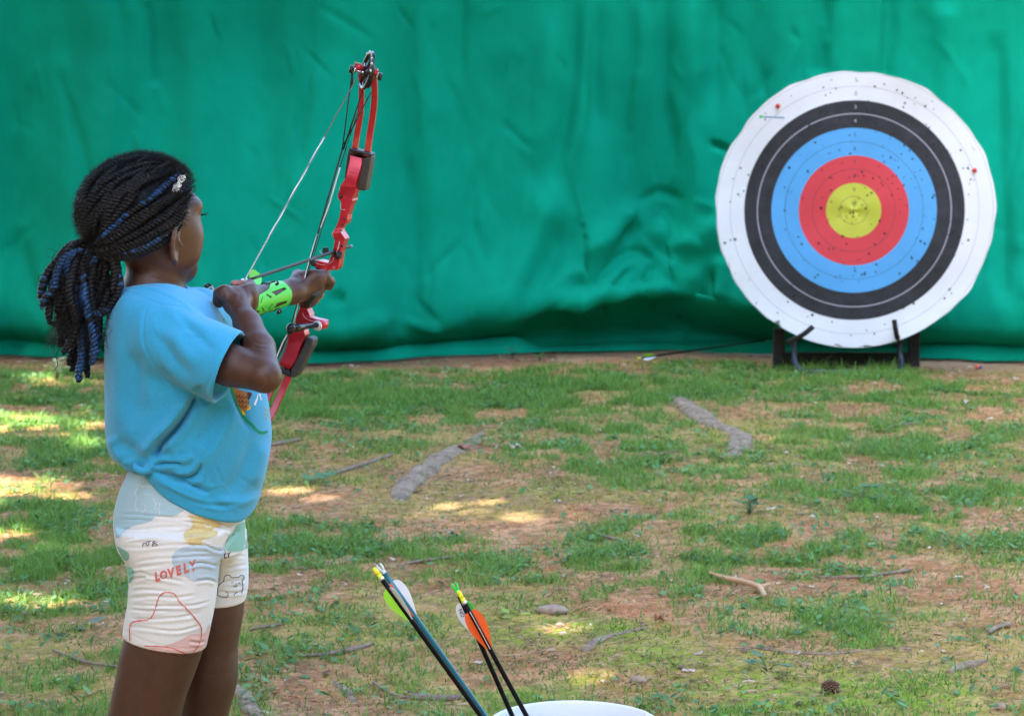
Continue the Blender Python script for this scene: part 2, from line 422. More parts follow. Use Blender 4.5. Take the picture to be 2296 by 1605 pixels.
# ------------------------------------------------------------------ materials
def mat(name, col, rough=0.6, var=0.0, vs=60.0, bump=0.0, bs=200.0, metal=0.0, sheen=0.0, sss=0.0, spec=0.5, col2=None, attr=False, trans=0.0, stretch=None, coat=0.0, bdist=0.002):
    m = bpy.data.materials.new(name); m.use_nodes = True; t = m.node_tree; b = t.nodes["Principled BSDF"]
    b.inputs["Base Color"].default_value = (*col, 1); b.inputs["Roughness"].default_value = rough; b.inputs["Metallic"].default_value = metal
    b.inputs["Specular IOR Level"].default_value = spec
    if sheen: b.inputs["Sheen Weight"].default_value = sheen; b.inputs["Sheen Roughness"].default_value = 0.6
    if coat: b.inputs["Coat Weight"].default_value = coat; b.inputs["Coat Roughness"].default_value = 0.15
    if sss:
        b.inputs["Subsurface Weight"].default_value = sss; b.inputs["Subsurface Radius"].default_value = (0.006, 0.0025, 0.0015); b.inputs["Subsurface Scale"].default_value = 1.0
    tc = t.nodes.new("ShaderNodeTexCoord"); src = tc.outputs["Object"]
    if stretch:
        mp = t.nodes.new("ShaderNodeMapping"); mp.inputs["Scale"].default_value = stretch; t.links.new(src, mp.inputs[0]); src = mp.outputs[0]
    csock = None
    if attr:
        a = t.nodes.new("ShaderNodeVertexColor"); a.layer_name = "Col"; csock = a.outputs[0]
    if var or col2:
        n = t.nodes.new("ShaderNodeTexNoise"); n.inputs["Scale"].default_value = vs; n.inputs["Detail"].default_value = 6; n.inputs["Roughness"].default_value = 0.65
        t.links.new(src, n.inputs["Vector"])
        if col2:
            rp = t.nodes.new("ShaderNodeMapRange"); rp.inputs[1].default_value = 0.38; rp.inputs[2].default_value = 0.62; t.links.new(n.outputs[0], rp.inputs[0])
            mx = t.nodes.new("ShaderNodeMix"); mx.data_type = 'RGBA'; t.links.new(rp.outputs[0], mx.inputs[0]); mx.inputs[6].default_value = (*col, 1); mx.inputs[7].default_value = (*col2, 1)
            csock = mx.outputs[2]
        if var:
            rp = t.nodes.new("ShaderNodeMapRange"); rp.inputs[1].default_value = 0.3; rp.inputs[2].default_value = 0.7; rp.inputs[3].default_value = 1 - var; rp.inputs[4].default_value = 1 + var
            if col2:
                n2 = t.nodes.new("ShaderNodeTexNoise"); n2.inputs["Scale"].default_value = vs * 4.3; n2.inputs["Detail"].default_value = 3; t.links.new(src, n2.inputs["Vector"]); t.links.new(n2.outputs[0], rp.inputs[0])
            else: t.links.new(n.outputs[0], rp.inputs[0])
            mx = t.nodes.new("ShaderNodeMix"); mx.data_type = 'RGBA'; mx.blend_type = 'MULTIPLY'; mx.inputs[0].default_value = 1.0
            if csock is not None: t.links.new(csock, mx.inputs[6])
            else: mx.inputs[6].default_value = (*col, 1)
            t.links.new(rp.outputs[0], mx.inputs[7]); csock = mx.outputs[2]
    if csock is not None: t.links.new(csock, b.inputs["Base Color"])
    if bump:
        n = t.nodes.new("ShaderNodeTexNoise"); n.inputs["Scale"].default_value = bs; n.inputs["Detail"].default_value = 5; t.links.new(src, n.inputs["Vector"])
        bp = t.nodes.new("ShaderNodeBump"); bp.inputs["Strength"].default_value = bump; bp.inputs["Distance"].default_value = bdist; t.links.new(n.outputs[0], bp.inputs["Height"]); t.links.new(bp.outputs[0], b.inputs["Normal"])
    if trans:
        tr = t.nodes.new("ShaderNodeBsdfTranslucent"); ms = t.nodes.new("ShaderNodeMixShader"); ms.inputs[0].default_value = trans
        if csock is not None: t.links.new(csock, tr.inputs[0])
        else: tr.inputs[0].default_value = (*col, 1)
        out = t.nodes["Material Output"]; t.links.new(b.outputs[0], ms.inputs[1]); t.links.new(tr.outputs[0], ms.inputs[2]); t.links.new(ms.outputs[0], out.inputs[0])
    return m
def setcol(o, C):
    """C (n,3) per vertex colour of the thing itself"""
    a = o.data.color_attributes.new("Col", 'FLOAT_COLOR', 'POINT'); C = np.asarray(C, np.float32); b = np.ones((len(C), 4), np.float32); b[:, :3] = C
    a.data.foreach_set("color", b.ravel())
# ================================================================== materials
M = {}
M['ground'] = mat('ground_soil', (0.3, 0.2, 0.1), 0.95, var=0.35, vs=90, bump=0.9, bs=160, attr=True, spec=0.15, bdist=0.006)
M['grass'] = mat('grass_blades', (0.1, 0.2, 0.04), 0.55, attr=True, spec=0.3, trans=0.3)
M['litter'] = mat('leaf_litter', (0.3, 0.2, 0.1), 0.85, attr=True, spec=0.2)
M['curtain'] = mat('green_cloth', (0.0003, 0.300, 0.182), 0.88, var=0.13, vs=2.2, bump=0.45, bs=330, spec=0.10, stretch=(1, 1, 0.5))
M['bark'] = mat('root_bark', (0.22, 0.15, 0.10), 0.9, col2=(0.38, 0.28, 0.20), var=0.3, vs=22, bump=1.0, bs=110, spec=0.2, bdist=0.004)
M['twig'] = mat('dry_twig', (0.22, 0.15, 0.12), 0.85, col2=(0.36, 0.28, 0.22), vs=60, bump=0.6, bs=200, spec=0.2)
M['tanwood'] = mat('peeled_wood', (0.60, 0.36, 0.19), 0.75, var=0.15, vs=50, bump=0.3, bs=150)
M['stone'] = mat('stone', (0.38, 0.27, 0.20), 0.9, var=0.3, vs=80, bump=0.6, bs=120)
M['deadleaf'] = mat('dead_leaf', (0.36, 0.14, 0.07), 0.75, var=0.3, vs=70, bump=0.4, bs=150)
M['paleleaf'] = mat('pale_leaf', (0.50, 0.42, 0.32), 0.75, var=0.2, vs=70)
M['cone'] = mat('pine_cone', (0.20, 0.10, 0.06), 0.8, var=0.4, vs=150)
M['trunk'] = mat('tree_bark', (0.14, 0.11, 0.08), 0.95, col2=(0.24, 0.19, 0.15), var=0.3, vs=12, bump=1.0, bs=20, bdist=0.02)
M['leaf'] = mat('tree_leaf', (0.07, 0.16, 0.03), 0.6, trans=0.15)
M['steel'] = mat('steel_pole', (0.35, 0.36, 0.37), 0.4, metal=0.8)
# ================================================================== ground
# (u, v, half width, half height, weight): where the photo shows grass or bare soil
GB = [(1700, 862, 430, 34, 2.0), (1000, 905, 330, 50, 1.2), (1350, 890, 260, 48, 1.0), (760, 890, 200, 50, 0.9), (120, 1000, 170, 80, 1.0),
      (200, 1250, 150, 85, 2.0), (90, 1180, 130, 50, 0.9), (2000, 930, 260, 60, 0.8), (700, 1210, 190, 42, 1.1), (1250, 1300, 200, 55, 0.6),
      (1480, 1230, 300, 55, 0.6), (1950, 1200, 350, 80, 0.55), (2000, 1390, 330, 55, 0.5), (700, 1500, 300, 100, 0.45), (60, 880, 110, 40, 1.4),
      (100, 1520, 160, 80, 0.5), (1350, 1000, 150, 60, 0.9), (2150, 1080, 200, 60, 0.4), (900, 1020, 150, 40, 0.3), (2050, 1000, 120, 30, 0.6),
      (1850, 1020, 160, 30, 0.35), (820, 1590, 250, 30, 0.7), (1500, 1330, 170, 30, 0.5), (1950, 840, 110, 22, 1.6)]
GN = [(1550, 1470, 620, 85, 0.30), (1100, 1120, 420, 60, 0.25), (700, 1560, 260, 60, 0.15), (1000, 1140, 260, 45, 1.0), (1150, 1165, 170, 35, 1.0), (1300, 1420, 200, 45, 0.8), (1600, 1500, 260, 45, 0.6), (1650, 960, 90, 50, 0.9), (2220, 850, 220, 22, 0.9),
      (1300, 1130, 140, 30, 0.7), (640, 1130, 110, 35, 0.7), (620, 1000, 60, 25, 0.3), (260, 1160, 90, 30, 0.8), (110, 1440, 130, 40, 0.5), (1020, 1040, 130, 60, 0.5), (2200, 1450, 140, 70, 0.4)]
def blobs(uv, L):
    r = np.zeros(len(uv))
    for u, v, a, b, w_ in L: r += w_ * np.exp(-((uv[:, 0] - u) / a) ** 2 - ((uv[:, 1] - v) / b) ** 2)
    return r
HEMU = [-600, 0, 150, 260, 500, 700, 930, 1150, 1350, 1517, 1650, 1850, 2050, 2296, 2900]
HEMV = [790, 797, 806, 812, 820, 821, 808, 803, 794, 787, 795, 806, 815, 822, 822]
def hemv(u): return np.interp(u, HEMU, HEMV)
def density(X, Y):
    uv = proj(np.stack([X, Y, np.zeros_like(X)], 1))
    n = fbm(X * 2.6, Y * 2.6, 3, 4); n2 = fbm(X * 9, Y * 9, 8, 3)
    d = 0.50 + 0.55 * blobs(uv, GB) - 0.75 * blobs(uv, GN)
    d = np.maximum(d, 0.03) * (0.62 + 0.62 * sm(0.38, 0.62, n)) * (0.22 + 1.5 * sm(0.43, 0.6, n2))
    hv = hemv(uv[:, 0]) + 12 + 14 * vn(X * 3, Y * 0 + 2.0, 5) * (uv[:, 0] < 1400) + 4 * vn(X * 9, Y * 0 + 2, 6)
    d *= sm(0, 12, uv[:, 1] - hv)
    return d, uv
def hgt(X, Y): return 0.045 * (fbm(X * 0.9, Y * 0.9, 21, 3) - 0.5) + 0.016 * (fbm(X * 5, Y * 5, 22, 3) - 0.5)
def axis_vals(a, b, h, far, n):
    e = np.geomspace(h * 2, far, n); return np.concatenate([(a - e)[::-1], np.arange(a, b, h), b + e])
gx = axis_vals(-3.0, 3.0, 0.014, 70, 40); gy = axis_vals(4.6, 12.3, 0.014, 90, 40)
GX, GY = np.meshgrid(gx, gy, indexing='ij'); fX, fY = GX.ravel(), GY.ravel()
gz = hgt(fX, fY); fadez = np.exp(-np.maximum(0, np.abs(fX) - 3) * 0.2); Vg = np.stack([fX, fY, gz + 0.006 * (fbm(fX * 22, fY * 22, 31, 3) - 0.5)], 1)
ny_ = len(gy); ii, jj = np.meshgrid(np.arange(len(gx) - 1), np.arange(ny_ - 1), indexing='ij'); a0 = (ii * ny_ + jj).ravel()
Fg = np.stack([a0, a0 + ny_, a0 + ny_ + 1, a0 + 1], 1)
ground = mk('ground', Vg, Fg, M['ground']); tag(ground, kind='structure')
ground['label'] = 'patchy forest soil with moss and pine straw'
dg, uvg = density(fX, fY)
n1 = fbm(fX * 3.1, fY * 3.1, 41, 5); n2 = fbm(fX * 14, fY * 14, 42, 4); n3 = fbm(fX * 1.6, fY * 1.6, 43, 3); n4 = fbm(fX * 45, fY * 45, 44, 3)
soil = np.array([0.36, 0.160, 0.072]); red = np.array([0.43, 0.155, 0.072]); moss = np.array([0.25, 0.25, 0.04]); dark = np.array([0.15, 0.095, 0.05]); tan = np.array([0.48, 0.265, 0.150]); grn = np.array([0.12, 0.22, 0.035])
C = soil[None] * (0.75 + 0.5 * n2[:, None])
def blend(C, c, k): return C * (1 - k[:, None]) + c[None] * k[:, None]
C = blend(C, red, 0.65 * sm(0.52, 0.68, n3) + 0.6 * np.exp(-((uvg[:, 0] - 1290) / 90) ** 2 - ((uvg[:, 1] - 1130) / 28) ** 2))
C = blend(C, tan, 0.6 * sm(0.5, 0.64, n2))
MOSS = [(1300, 1460, 520, 90, .8), (1720, 1000, 220, 50, .7), (1250, 1090, 160, 35, .6), (1350, 1360, 200, 40, .7), (1650, 1560, 500, 60, .6), (2000, 1560, 300, 50, .7), (640, 960, 60, 60, .6), (60, 1400, 200, 90, .5), (1900, 1100, 300, 60, .3), (650, 1060, 60, 60, .4)]
C = blend(C, moss, np.clip(blobs(uvg, MOSS), 0, 1) * sm(0.36, 0.52, n1) * 0.9 + 0.45 * sm(0.46, 0.60, n1))
C = blend(C, dark, 0.6 * sm(0.50, 0.64, n4)); C = blend(C, tan * 1.1, 0.5 * sm(0.52, 0.66, fbm(fX * 60, fY * 60, 46, 3)))
C = blend(C, grn, 0.7 * sm(0.15, 1.4, dg))
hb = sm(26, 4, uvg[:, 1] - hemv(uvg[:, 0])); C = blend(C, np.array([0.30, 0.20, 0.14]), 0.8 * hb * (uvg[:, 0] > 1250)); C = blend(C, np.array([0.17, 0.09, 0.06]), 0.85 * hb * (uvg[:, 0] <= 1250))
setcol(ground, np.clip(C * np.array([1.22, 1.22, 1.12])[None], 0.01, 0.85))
def ground_pts(n, dens_fn, mx, xm=0.65):
    out = []; tot = 0
    while tot < n:
        Y = rng.uniform(5.0, 12.1, 60000); X = rng.uniform(-1, 1, 60000) * (0.203 * Y + xm); k = rng.random(60000) < (0.203 * Y + xm) / 3.11; X, Y = X[k], Y[k]
        d = dens_fn(X, Y); k = rng.random(len(X)) < np.clip(d / mx, 0, 1); out.append(np.stack([X[k], Y[k]], 1)); tot += k.sum()
    return np.concatenate(out)[:n]
def blades(name, PT, Ht, Wd, lean, Cc, mt, seg=3, label=None):
    n = len(PT); Z = hgt(PT[:, 0], PT[:, 1]); az = rng.random(n) * 2 * math.pi; fa = rng.random(n) * 2 * math.pi
    V = np.zeros((n, (seg + 1) * 2, 3)); dx, dy = np.cos(az), np.sin(az); wx, wy = np.cos(fa), np.sin(fa)
    for k in range(seg + 1):
        t = k / seg; off = lean * Ht * t * t; h = Ht * t * (1 - 0.35 * lean * t); wd = Wd * (1 - t ** 1.6 * 0.93) / 2
        cx = PT[:, 0] + dx * off; cy = PT[:, 1] + dy * off; cz = Z + h - 0.002
        V[:, 2 * k] = np.stack([cx + wx * wd, cy + wy * wd, cz], 1); V[:, 2 * k + 1] = np.stack([cx - wx * wd, cy - wy * wd, cz], 1)
    base = np.arange(n) * (seg + 1) * 2; F = np.concatenate([np.stack([base + 2 * k, base + 2 * k + 1, base + 2 * k + 3, base + 2 * k + 2], 1) for k in range(seg)])
    o = mk(name, V.reshape(-1, 3), F, mt); tag(o, label, 'grass', kind='stuff'); CC = np.repeat(Cc, (seg + 1) * 2, axis=0)
    setcol(o, CC); return o
dens = lambda X, Y: density(X, Y)[0]
NB = 112000
pt = ground_pts(NB, dens, 2.6); dd, uvb = density(pt[:, 0], pt[:, 1])
hh = (0.011 + 0.015 * rng.random(NB) + 0.024 * np.clip(dd / 2, 0, 1) * (0.4 + rng.random(NB))) * (0.8 + 0.5 * vn(pt[:, 0] * 4, pt[:, 1] * 4, 77)) * (1 + 1.1 * (rng.random(NB) < 0.04))
gcol = np.array([0.160, 0.355, 0.060])[None] * (0.6 + 0.8 * rng.random((NB, 1))); yl = (rng.random(NB) < 0.10) + 0.35 * fbm(pt[:, 0] * 2, pt[:, 1] * 2, 55, 3); gcol = gcol * (1 - np.clip(yl, 0, 1)[:, None] * 0.7) + np.array([0.40, 0.38, 0.12])[None] * np.clip(yl, 0, 1)[:, None] * 0.7
blades('grass', pt, hh, 0.0024 + 0.0026 * rng.random(NB), 0.15 + 0.9 * rng.random(NB), gcol, M['grass'], 3, 'short green grass in patches over the soil')
NM = 112000
pm = ground_pts(NM, lambda X, Y: (0.25 + np.clip(blobs(proj(np.stack([X, Y, X * 0], 1)), MOSS), 0, 1) + 0.5 * density(X, Y)[0]) * (0.15 + sm(0.38, 0.6, fbm(X * 6, Y * 6, 71, 4))) * (proj(np.stack([X, Y, X * 0], 1))[:, 1] > hemv(proj(np.stack([X, Y, X * 0], 1))[:, 0]) + 18), 1.3)
mcol = np.array([0.19, 0.27, 0.045])[None] * (0.5 + 0.9 * rng.random((NM, 1))); gm = rng.random((NM, 1)) < 0.5; mcol = np.where(gm, np.array([0.12, 0.27, 0.05])[None] * (0.6 + 0.8 * rng.random((NM, 1))), mcol)
blades('moss_tufts', pm, 0.006 + 0.011 * rng.random(NM), 0.0022 + 0.0022 * rng.random(NM), 0.3 + 1.2 * rng.random(NM), mcol, M['grass'], 2, 'fine yellow-green moss and very short grass on the soil')
# small broad leaves of clover and weeds
NC = 23000
pc = ground_pts(NC, lambda X, Y: np.maximum(density(X, Y)[0], 0.05) * (sm(0.46, 0.6, fbm(X * 3.7, Y * 3.7, 91, 3)) + 0.06), 1.8)
n = NC; rr = 0.005 + 0.009 * rng.random(n) ** 1.5; Zc = hgt(pc[:, 0], pc[:, 1]) + 0.004 + 0.016 * rng.random(n)
tx, ty = rng.normal(0, 0.35, n), rng.normal(0, 0.35, n); an = rng.random(n) * 6.28; V = np.zeros((n, 6, 3))
for k in range(6):
    a = an + k * math.pi / 3; el = 1.0 if k % 3 == 0 else 0.62; lx, ly = np.cos(a) * rr * el, np.sin(a) * rr * el
    V[:, k] = np.stack([pc[:, 0] + lx, pc[:, 1] + ly, Zc + lx * tx + ly * ty], 1)
b6 = np.arange(n) * 6; Fc = np.concatenate([np.stack([b6, b6 + 1, b6 + 2, b6 + 3], 1), np.stack([b6 + 3, b6 + 4, b6 + 5, b6], 1)])
o = mk('ground_cover', V.reshape(-1, 3), Fc, M['grass']); tag(o, 'tiny broad leaves of clover and weeds on the soil', 'ground cover', kind='stuff')
setcol(o, np.repeat(np.array([0.13, 0.29, 0.10])[None] * (0.55 + 0.9 * rng.random((n, 1))), 6, axis=0))
# pine straw, chips and bits
def litter(name, n, L, W, cols, label):
    p = ground_pts(n, lambda X, Y: (1.0 / (0.5 + density(X, Y)[0])) * sm(0.3, 0.6, fbm(X * 3, Y * 3, 61, 3)) * (proj(np.stack([X, Y, X * 0], 1))[:, 1] > hemv(proj(np.stack([X, Y, X * 0], 1))[:, 0]) + 5), 1.6)
    az = rng.random(n) * 6.28; ln = L[0] + (L[1] - L[0]) * rng.random(n) ** 2; wd = W[0] + (W[1] - W[0]) * rng.random(n) ** 2; cv = rng.normal(0, 0.18, n); V = np.zeros((n, 6, 3)); Z = hgt(p[:, 0], p[:, 1]) + 0.003 + 0.006 * rng.random(n); tl = rng.normal(0, 0.12, n)
    for k in range(3):
        t = k - 1; cx = p[:, 0] + np.cos(az) * ln * t / 2 - np.sin(az) * cv * ln * (t * t); cy = p[:, 1] + np.sin(az) * ln * t / 2 + np.cos(az) * cv * ln * (t * t); cz = Z + tl * ln * t / 2
        for s, q in ((1, 0), (-1, 1)): V[:, 2 * k + q] = np.stack([cx - np.sin(az) * wd * s / 2, cy + np.cos(az) * wd * s / 2, cz + s * wd * 0.2], 1)
    b = np.arange(n) * 6; F = np.concatenate([np.stack([b, b + 1, b + 3, b + 2], 1), np.stack([b + 2, b + 3, b + 5, b + 4], 1)])
    o = mk(name, V.reshape(-1, 3), F, M['litter']); tag(o, label, 'litter', kind='stuff'); ci = rng.integers(0, len(cols), n)
    setcol(o, np.repeat(np.array(cols)[ci] * (0.7 + 0.6 * rng.random((n, 1))), 6, axis=0))
litter('pine_straw', 26000, (0.02, 0.09), (0.0009, 0.0018), [(0.40, 0.21, 0.12), (0.32, 0.13, 0.075), (0.48, 0.32, 0.20), (0.16, 0.085, 0.05)], 'fallen brown pine needles over the soil')
litter('wood_chips', 5200, (0.006, 0.032), (0.003, 0.011), [(0.42, 0.28, 0.17), (0.30, 0.17, 0.10), (0.62, 0.50, 0.38), (0.15, 0.10, 0.07), (0.46, 0.20, 0.10)], 'small bits of bark and dead leaf over the soil')
# ================================================================== curtain
cx_ = np.arange(-4.4, 4.4, 0.0125)
top = np.array([(0.0, 2.75), (0.0, 2.3), (0.0, 1.8), (-0.01, 1.4), (-0.03, 1.05), (-0.07, 0.75), (-0.14, 0.5), (-0.23, 0.35), (-0.275, 0.255), (-0.25, 0.185), (-0.08, 0.100), (0.02, 0.05)])
prof = catmull(top, 16); seg = np.linalg.norm(np.diff(prof, axis=0), axis=1); L = np.concatenate([[0], np.cumsum(seg)]); ns = 210
prof = np.stack([np.interp(np.linspace(0, L[-1], ns), L, prof[:, k]) for k in (0, 1)], 1); nh = 26
VC = np.zeros((len(cx_), ns + nh, 3))
YW = 11.90
for i, x in enumerate(cx_):
    u0 = 1148 + x * FPX / 11.75; hy = G(u0, float(hemv(u0))).y
    bl = 0.75 + 0.5 * float(vn(x * 0.9, 3.3, 7)); z = prof[:, 1]; y = hy + 0.17 + 0.30 * sm(0.3, 1.6, z) * (11.95 - hy) / 0.4 + prof[:, 0] * bl
    f1 = (vn(x * 2.6 + 0.35 * np.sin(z * 1.3), z * 0.35, 11) - 0.5); f2 = (vn(x * 6.5 + 0.5 * z, z * 0.5 + 4, 12) - 0.5); f3 = (fbm(x * 5 + z, z * 3.5, 13, 3) - 0.5)
    amp = (0.35 + 0.65 * sm(2.6, 0.9, z)) * sm(0.06, 0.2, z)
    du_ = float(np.interp(u0, [-600, 0, 300, 700, 950, 1120, 1400, 1700, 1850, 2296, 2900], [-.05, -.06, -.075, -.075, -.05, .02, .055, .03, -.05, -.06, -.06])) + .03 * (float(vn(x * 2.2, 1.0, 19)) - .5)
    z = z + du_ * np.exp(-((z - .19) / .13) ** 2)
    y = y + amp * (0.20 * f1 + 0.10 * f2 + 0.035 * f3)
    VC[i, :ns] = np.stack([np.full(ns, x), y, z], 1)
    t = np.linspace(0, 1, nh + 1)[1:]; y1 = y[-1]; wv = 0.020 * (vn(x * 5, t * 2.0, 15) - 0.3)
    VC[i, ns:] = np.stack([np.full(nh, x), y1 + (hy - y1) * t, 0.05 + (0.028 - 0.05) * t ** 0.7 + 0.035 * np.sin(t * math.pi) + wv * np.sin(t * math.pi) - 0.018 * sm(0.9, 1, t)], 1)
ncol = ns + nh; ii, jj = np.meshgrid(np.arange(len(cx_) - 1), np.arange(ncol - 1), indexing='ij'); a0 = (ii * ncol + jj).ravel(); FC = np.stack([a0, a0 + 1, a0 + ncol + 1, a0 + ncol], 1)
VC = VC.reshape(-1, 3)
c = lambda *p: [C1(x, y) for x, y in p]
FS = 1.7
rf = random.Random(8)
CF = [ # draped folds low in the middle
    (c((1260, 650), (1330, 690), (1430, 690), (1540, 590), (1650, 460), (1740, 500), (1860, 600), (1950, 500), (2080, 290), (2200, 200)), 22, 34, 0.12), (c((1340, 500), (1400, 560), (1470, 530), (1560, 440), (1660, 385), (1760, 440), (1860, 545), (1930, 470), (2040, 300)), -24, 80, 0.15, 16),
    (c((1340, 520), (1400, 575), (1470, 520), (1580, 380), (1690, 220)), -18, 34, 0.25),
    (c((1740, 330), (1800, 440), (1870, 560), (1930, 470), (2000, 350)), -12, 34, 0.25),
    (c((1690, 130), (1600, 250), (1480, 400), (1370, 480)), 16, 26, 0.3),
    (c((1760, 240), (1850, 380), (1900, 470)), 10, 30, 0.3),
    (c((1000, 860), (1200, 800), (1400, 760), (1520, 720), (1640, 695), (1800, 680), (1920, 650), (2000, 560), (2020, 470)), -12, 30, 0.2), (c((1000, 850), (1200, 785), (1400, 745), (1520, 705), (1640, 680), (1800, 665), (1920, 630), (2000, 540), (2020, 460)), -22, 60, 0.15, 14),
    (c((1500, 760), (1640, 650), (1800, 640), (1900, 620)), 18, 16, 0.25),
    (c((1520, 640), (1600, 560), (1660, 500)), -12, 10, 0.3),
    (c((1700, 600), (1750, 540), (1760, 480)), -10, 9, 0.3),
    (c((1000, 760), (1100, 620), (1190, 480), (1260, 340), (1330, 200)), -16, 34, 0.3),
    (c((780, 840), (900, 760), (1020, 640), (1100, 480), (1180, 250), (1230, 0)), 20, 40, 0.25),
    (c((2060, 700), (2120, 560), (2150, 420)), 18, 22, 0.3), (c((2010, 700), (2060, 620), (2080, 480)), -16, 16, 0.3),
    (c((380, 770), (520, 820), (660, 850)), 7, 9, 0.3), (c((20, 640), (60, 660), (120, 650)), -10, 14, 0.3),
    (c((1880, 820), (1930, 840), (1890, 870)), -8, 9, 0.2), (c((1470, 790), (1540, 810)), -7, 8, 0.2),
    ([(1240, 0), (1225, 200), (1190, 400)], 9, 26, 0.3), ([(1345, 0), (1330, 180), (1360, 330)], -9, 22, 0.3), ([(1600, -60), (1612, 130), (1590, 280)], -12, 30, 0.3), ([(1560, -60), (1550, 250)], 8, 26, 0.3),
    ([(1290, -60), (1280, 200), (1230, 430)], -8, 18, .3), ([(1320, -60), (1310, 220), (1260, 470)], 8, 16, .3), ([(1430, -60), (1440, 160), (1400, 380)], 7, 16, .3), ([(1500, -60), (1490, 200), (1520, 420)], -9, 16, .3), ([(1540, 250), (1570, 420), (1530, 560)], 8, 18, .3), ([(700, -60), (690, 200), (640, 420)], -5, 16, .3), ([(930, -60), (950, 250), (920, 500)], 5, 18, .3), ([(1040, -60), (1030, 200)], -5, 12, .3), ([(240, -60), (260, 250), (230, 420)], 5, 16, .3), ([(1850, 0), (1840, 150)], -12, 18, 0.0), ([(2000, 0), (1990, 160)], -12, 18, 0.0), ([(2120, 0), (2130, 200), (2110, 420)], 10, 25, 0.1), ([(2230, 60), (2240, 400), (2250, 700)], -10, 22, 0.1),
    ([(120, 130), (180, 330), (230, 520)], -6, 12, 0.3), ([(330, 0), (345, 200)], -6, 14, 0.1), ([(30, 500), (70, 650), (140, 740)], -8, 22, 0.3), ([(1080, 350), (1060, 470), (1100, 620)], -5, 14, 0.3),
    ([(1420, 460), (1480, 430), (1540, 455)], -6, 10, 0.3), ([(1590, 320), (1640, 340)], -12, 7, 0.2), ([(1600, 460), (1560, 560)], -10, 20, 0.3), ([(500, 640), (470, 720), (430, 770)], -14, 26, 0.3), ([(900, 700), (800, 740), (700, 745)], 10, 22, 0.3)]
for _k in range(150):
    _u, _v = rf.uniform(-100, 2400), rf.uniform(-20, 700); _l = rf.uniform(40, 190); _a = rf.gauss(0, .25) + (0 if rf.random() < .8 else rf.choice((-.9, .9))); CF.append(([(_u, _v), (_u + math.sin(_a) * _l * .5 + rf.uniform(-8, 8), _v + math.cos(_a) * _l * .5), (_u + math.sin(_a) * _l, _v + math.cos(_a) * _l)], rf.choice((-1, 1)) * rf.uniform(1.0, 3.4), rf.uniform(3.5, 11), .35))
VC = folds(VC, FC, [(f[0], f[1] * FS) + tuple(f[2:]) for f in CF], 11.8, front=False)
hz_ = hgt(VC[:, 0], VC[:, 1]); VC[:, 2] = np.maximum(VC[:, 2], 0.012) + hz_ * sm(0.5, 0.0, VC[:, 2])
curt_root = empty('backdrop_curtain', (0, YW, 0), 'tall green cloth backdrop hanging behind the target with its hem on the ground', 'curtain')
cl = mk('cloth', VC, FC, M['curtain'], curt_root); sd = cl.modifiers.new('thick', 'SOLIDIFY'); sd.thickness = 0.004; sd.offset = 0
V, F = tube([(-4.6, YW + .03, 2.76), (4.6, YW + .03, 2.76)], 0.02, 12); mk('rail', V, F, M['steel'], curt_root)
for x in (-4.5, 4.5):
    V, F = tube([(x, YW + .06, -0.2), (x, YW + .06, 2.8)], 0.03, 12); mk('post', V, F, M['steel'], curt_root)
# ================================================================== trees overhead (outside the frame, they shade the clearing)
SUNP = [(120, 855, 170, 24), (40, 960, 190, 50), (20, 1110, 230, 60), (50, 1220, 260, 50), (210, 1010, 60, 30), (-150, 1080, 120, 160), (70, 1345, 190, 46), (215, 950, 60, 50), (650, 1000, 60, 40), (680, 1110, 130, 38), (1130, 1150, 330, 62), (1010, 1150, 60, 14),
        (1760, 985, 130, 14), (1280, 1405, 170, 24), (1500, 1450, 120, 18), (1330, 1510, 230, 30), (1950, 1480, 90, 12), (2060, 1530, 160, 28), (1800, 1600, 260, 24), (2200, 1590, 120, 20), (900, 1400, 60, 14), (1620, 1345, 60, 10), (30, 1440, 90, 20), (150, 1100, 40, 20), (1100, 1600, 120, 18), (1450, 1570, 120, 18)]
sl = np.array([SDIR.x / SDIR.z, SDIR.y / SDIR.z])
def crown(cx0, cy0, rx, ry, z0, z1, n, seed):
    r_ = np.random.default_rng(seed); a = r_.random(n) * 6.283; q = np.sqrt(r_.random(n)); x = cx0 + rx * q * np.cos(a); y = cy0 + ry * q * np.sin(a); z = z0 + (z1 - z0) * r_.random(n) * (1 - 0.5 * q * q)
    gxp = x - sl[0] * z; gyp = y - sl[1] * z; keep = np.ones(n, bool); uv = proj(np.stack([gxp, np.maximum(gyp, 4.9), gxp * 0], 1))
    for u, v, ru, rv in SUNP:
        e = np.sqrt(((uv[:, 0] - u) / ru) ** 2 + ((uv[:, 1] - v) / rv) ** 2) + 0.5 * (fbm(gxp * 4, gyp * 4, 3, 3) - 0.5); keep &= ~((e < 0.40 + 1.15 * r_.random(n)) & (gyp > 4.9) & (r_.random(n) < (0.98 if u < 300 else 0.95)))  # leaves left out along the sun's rays, shaping the crowns for sun patches
    x, y, z = x[keep], y[keep], z[keep]; m = len(x); s_ = 0.085 + 0.06 * r_.random(m); N = r_.normal(0, 0.5, (m, 3)); N[:, 2] += 1.2; N /= np.linalg.norm(N, axis=1, keepdims=True)
    T = np.cross(N, r_.normal(0, 1, (m, 3))); T /= np.linalg.norm(T, axis=1, keepdims=True); B = np.cross(N, T); c0 = np.stack([x, y, z], 1)
    V = np.stack([c0 - T * s_[:, None], c0 + B * s_[:, None] * .55, c0 + T * s_[:, None], c0 - B * s_[:, None] * .55], 1).reshape(-1, 3); return V, np.arange(m * 4).reshape(-1, 4)
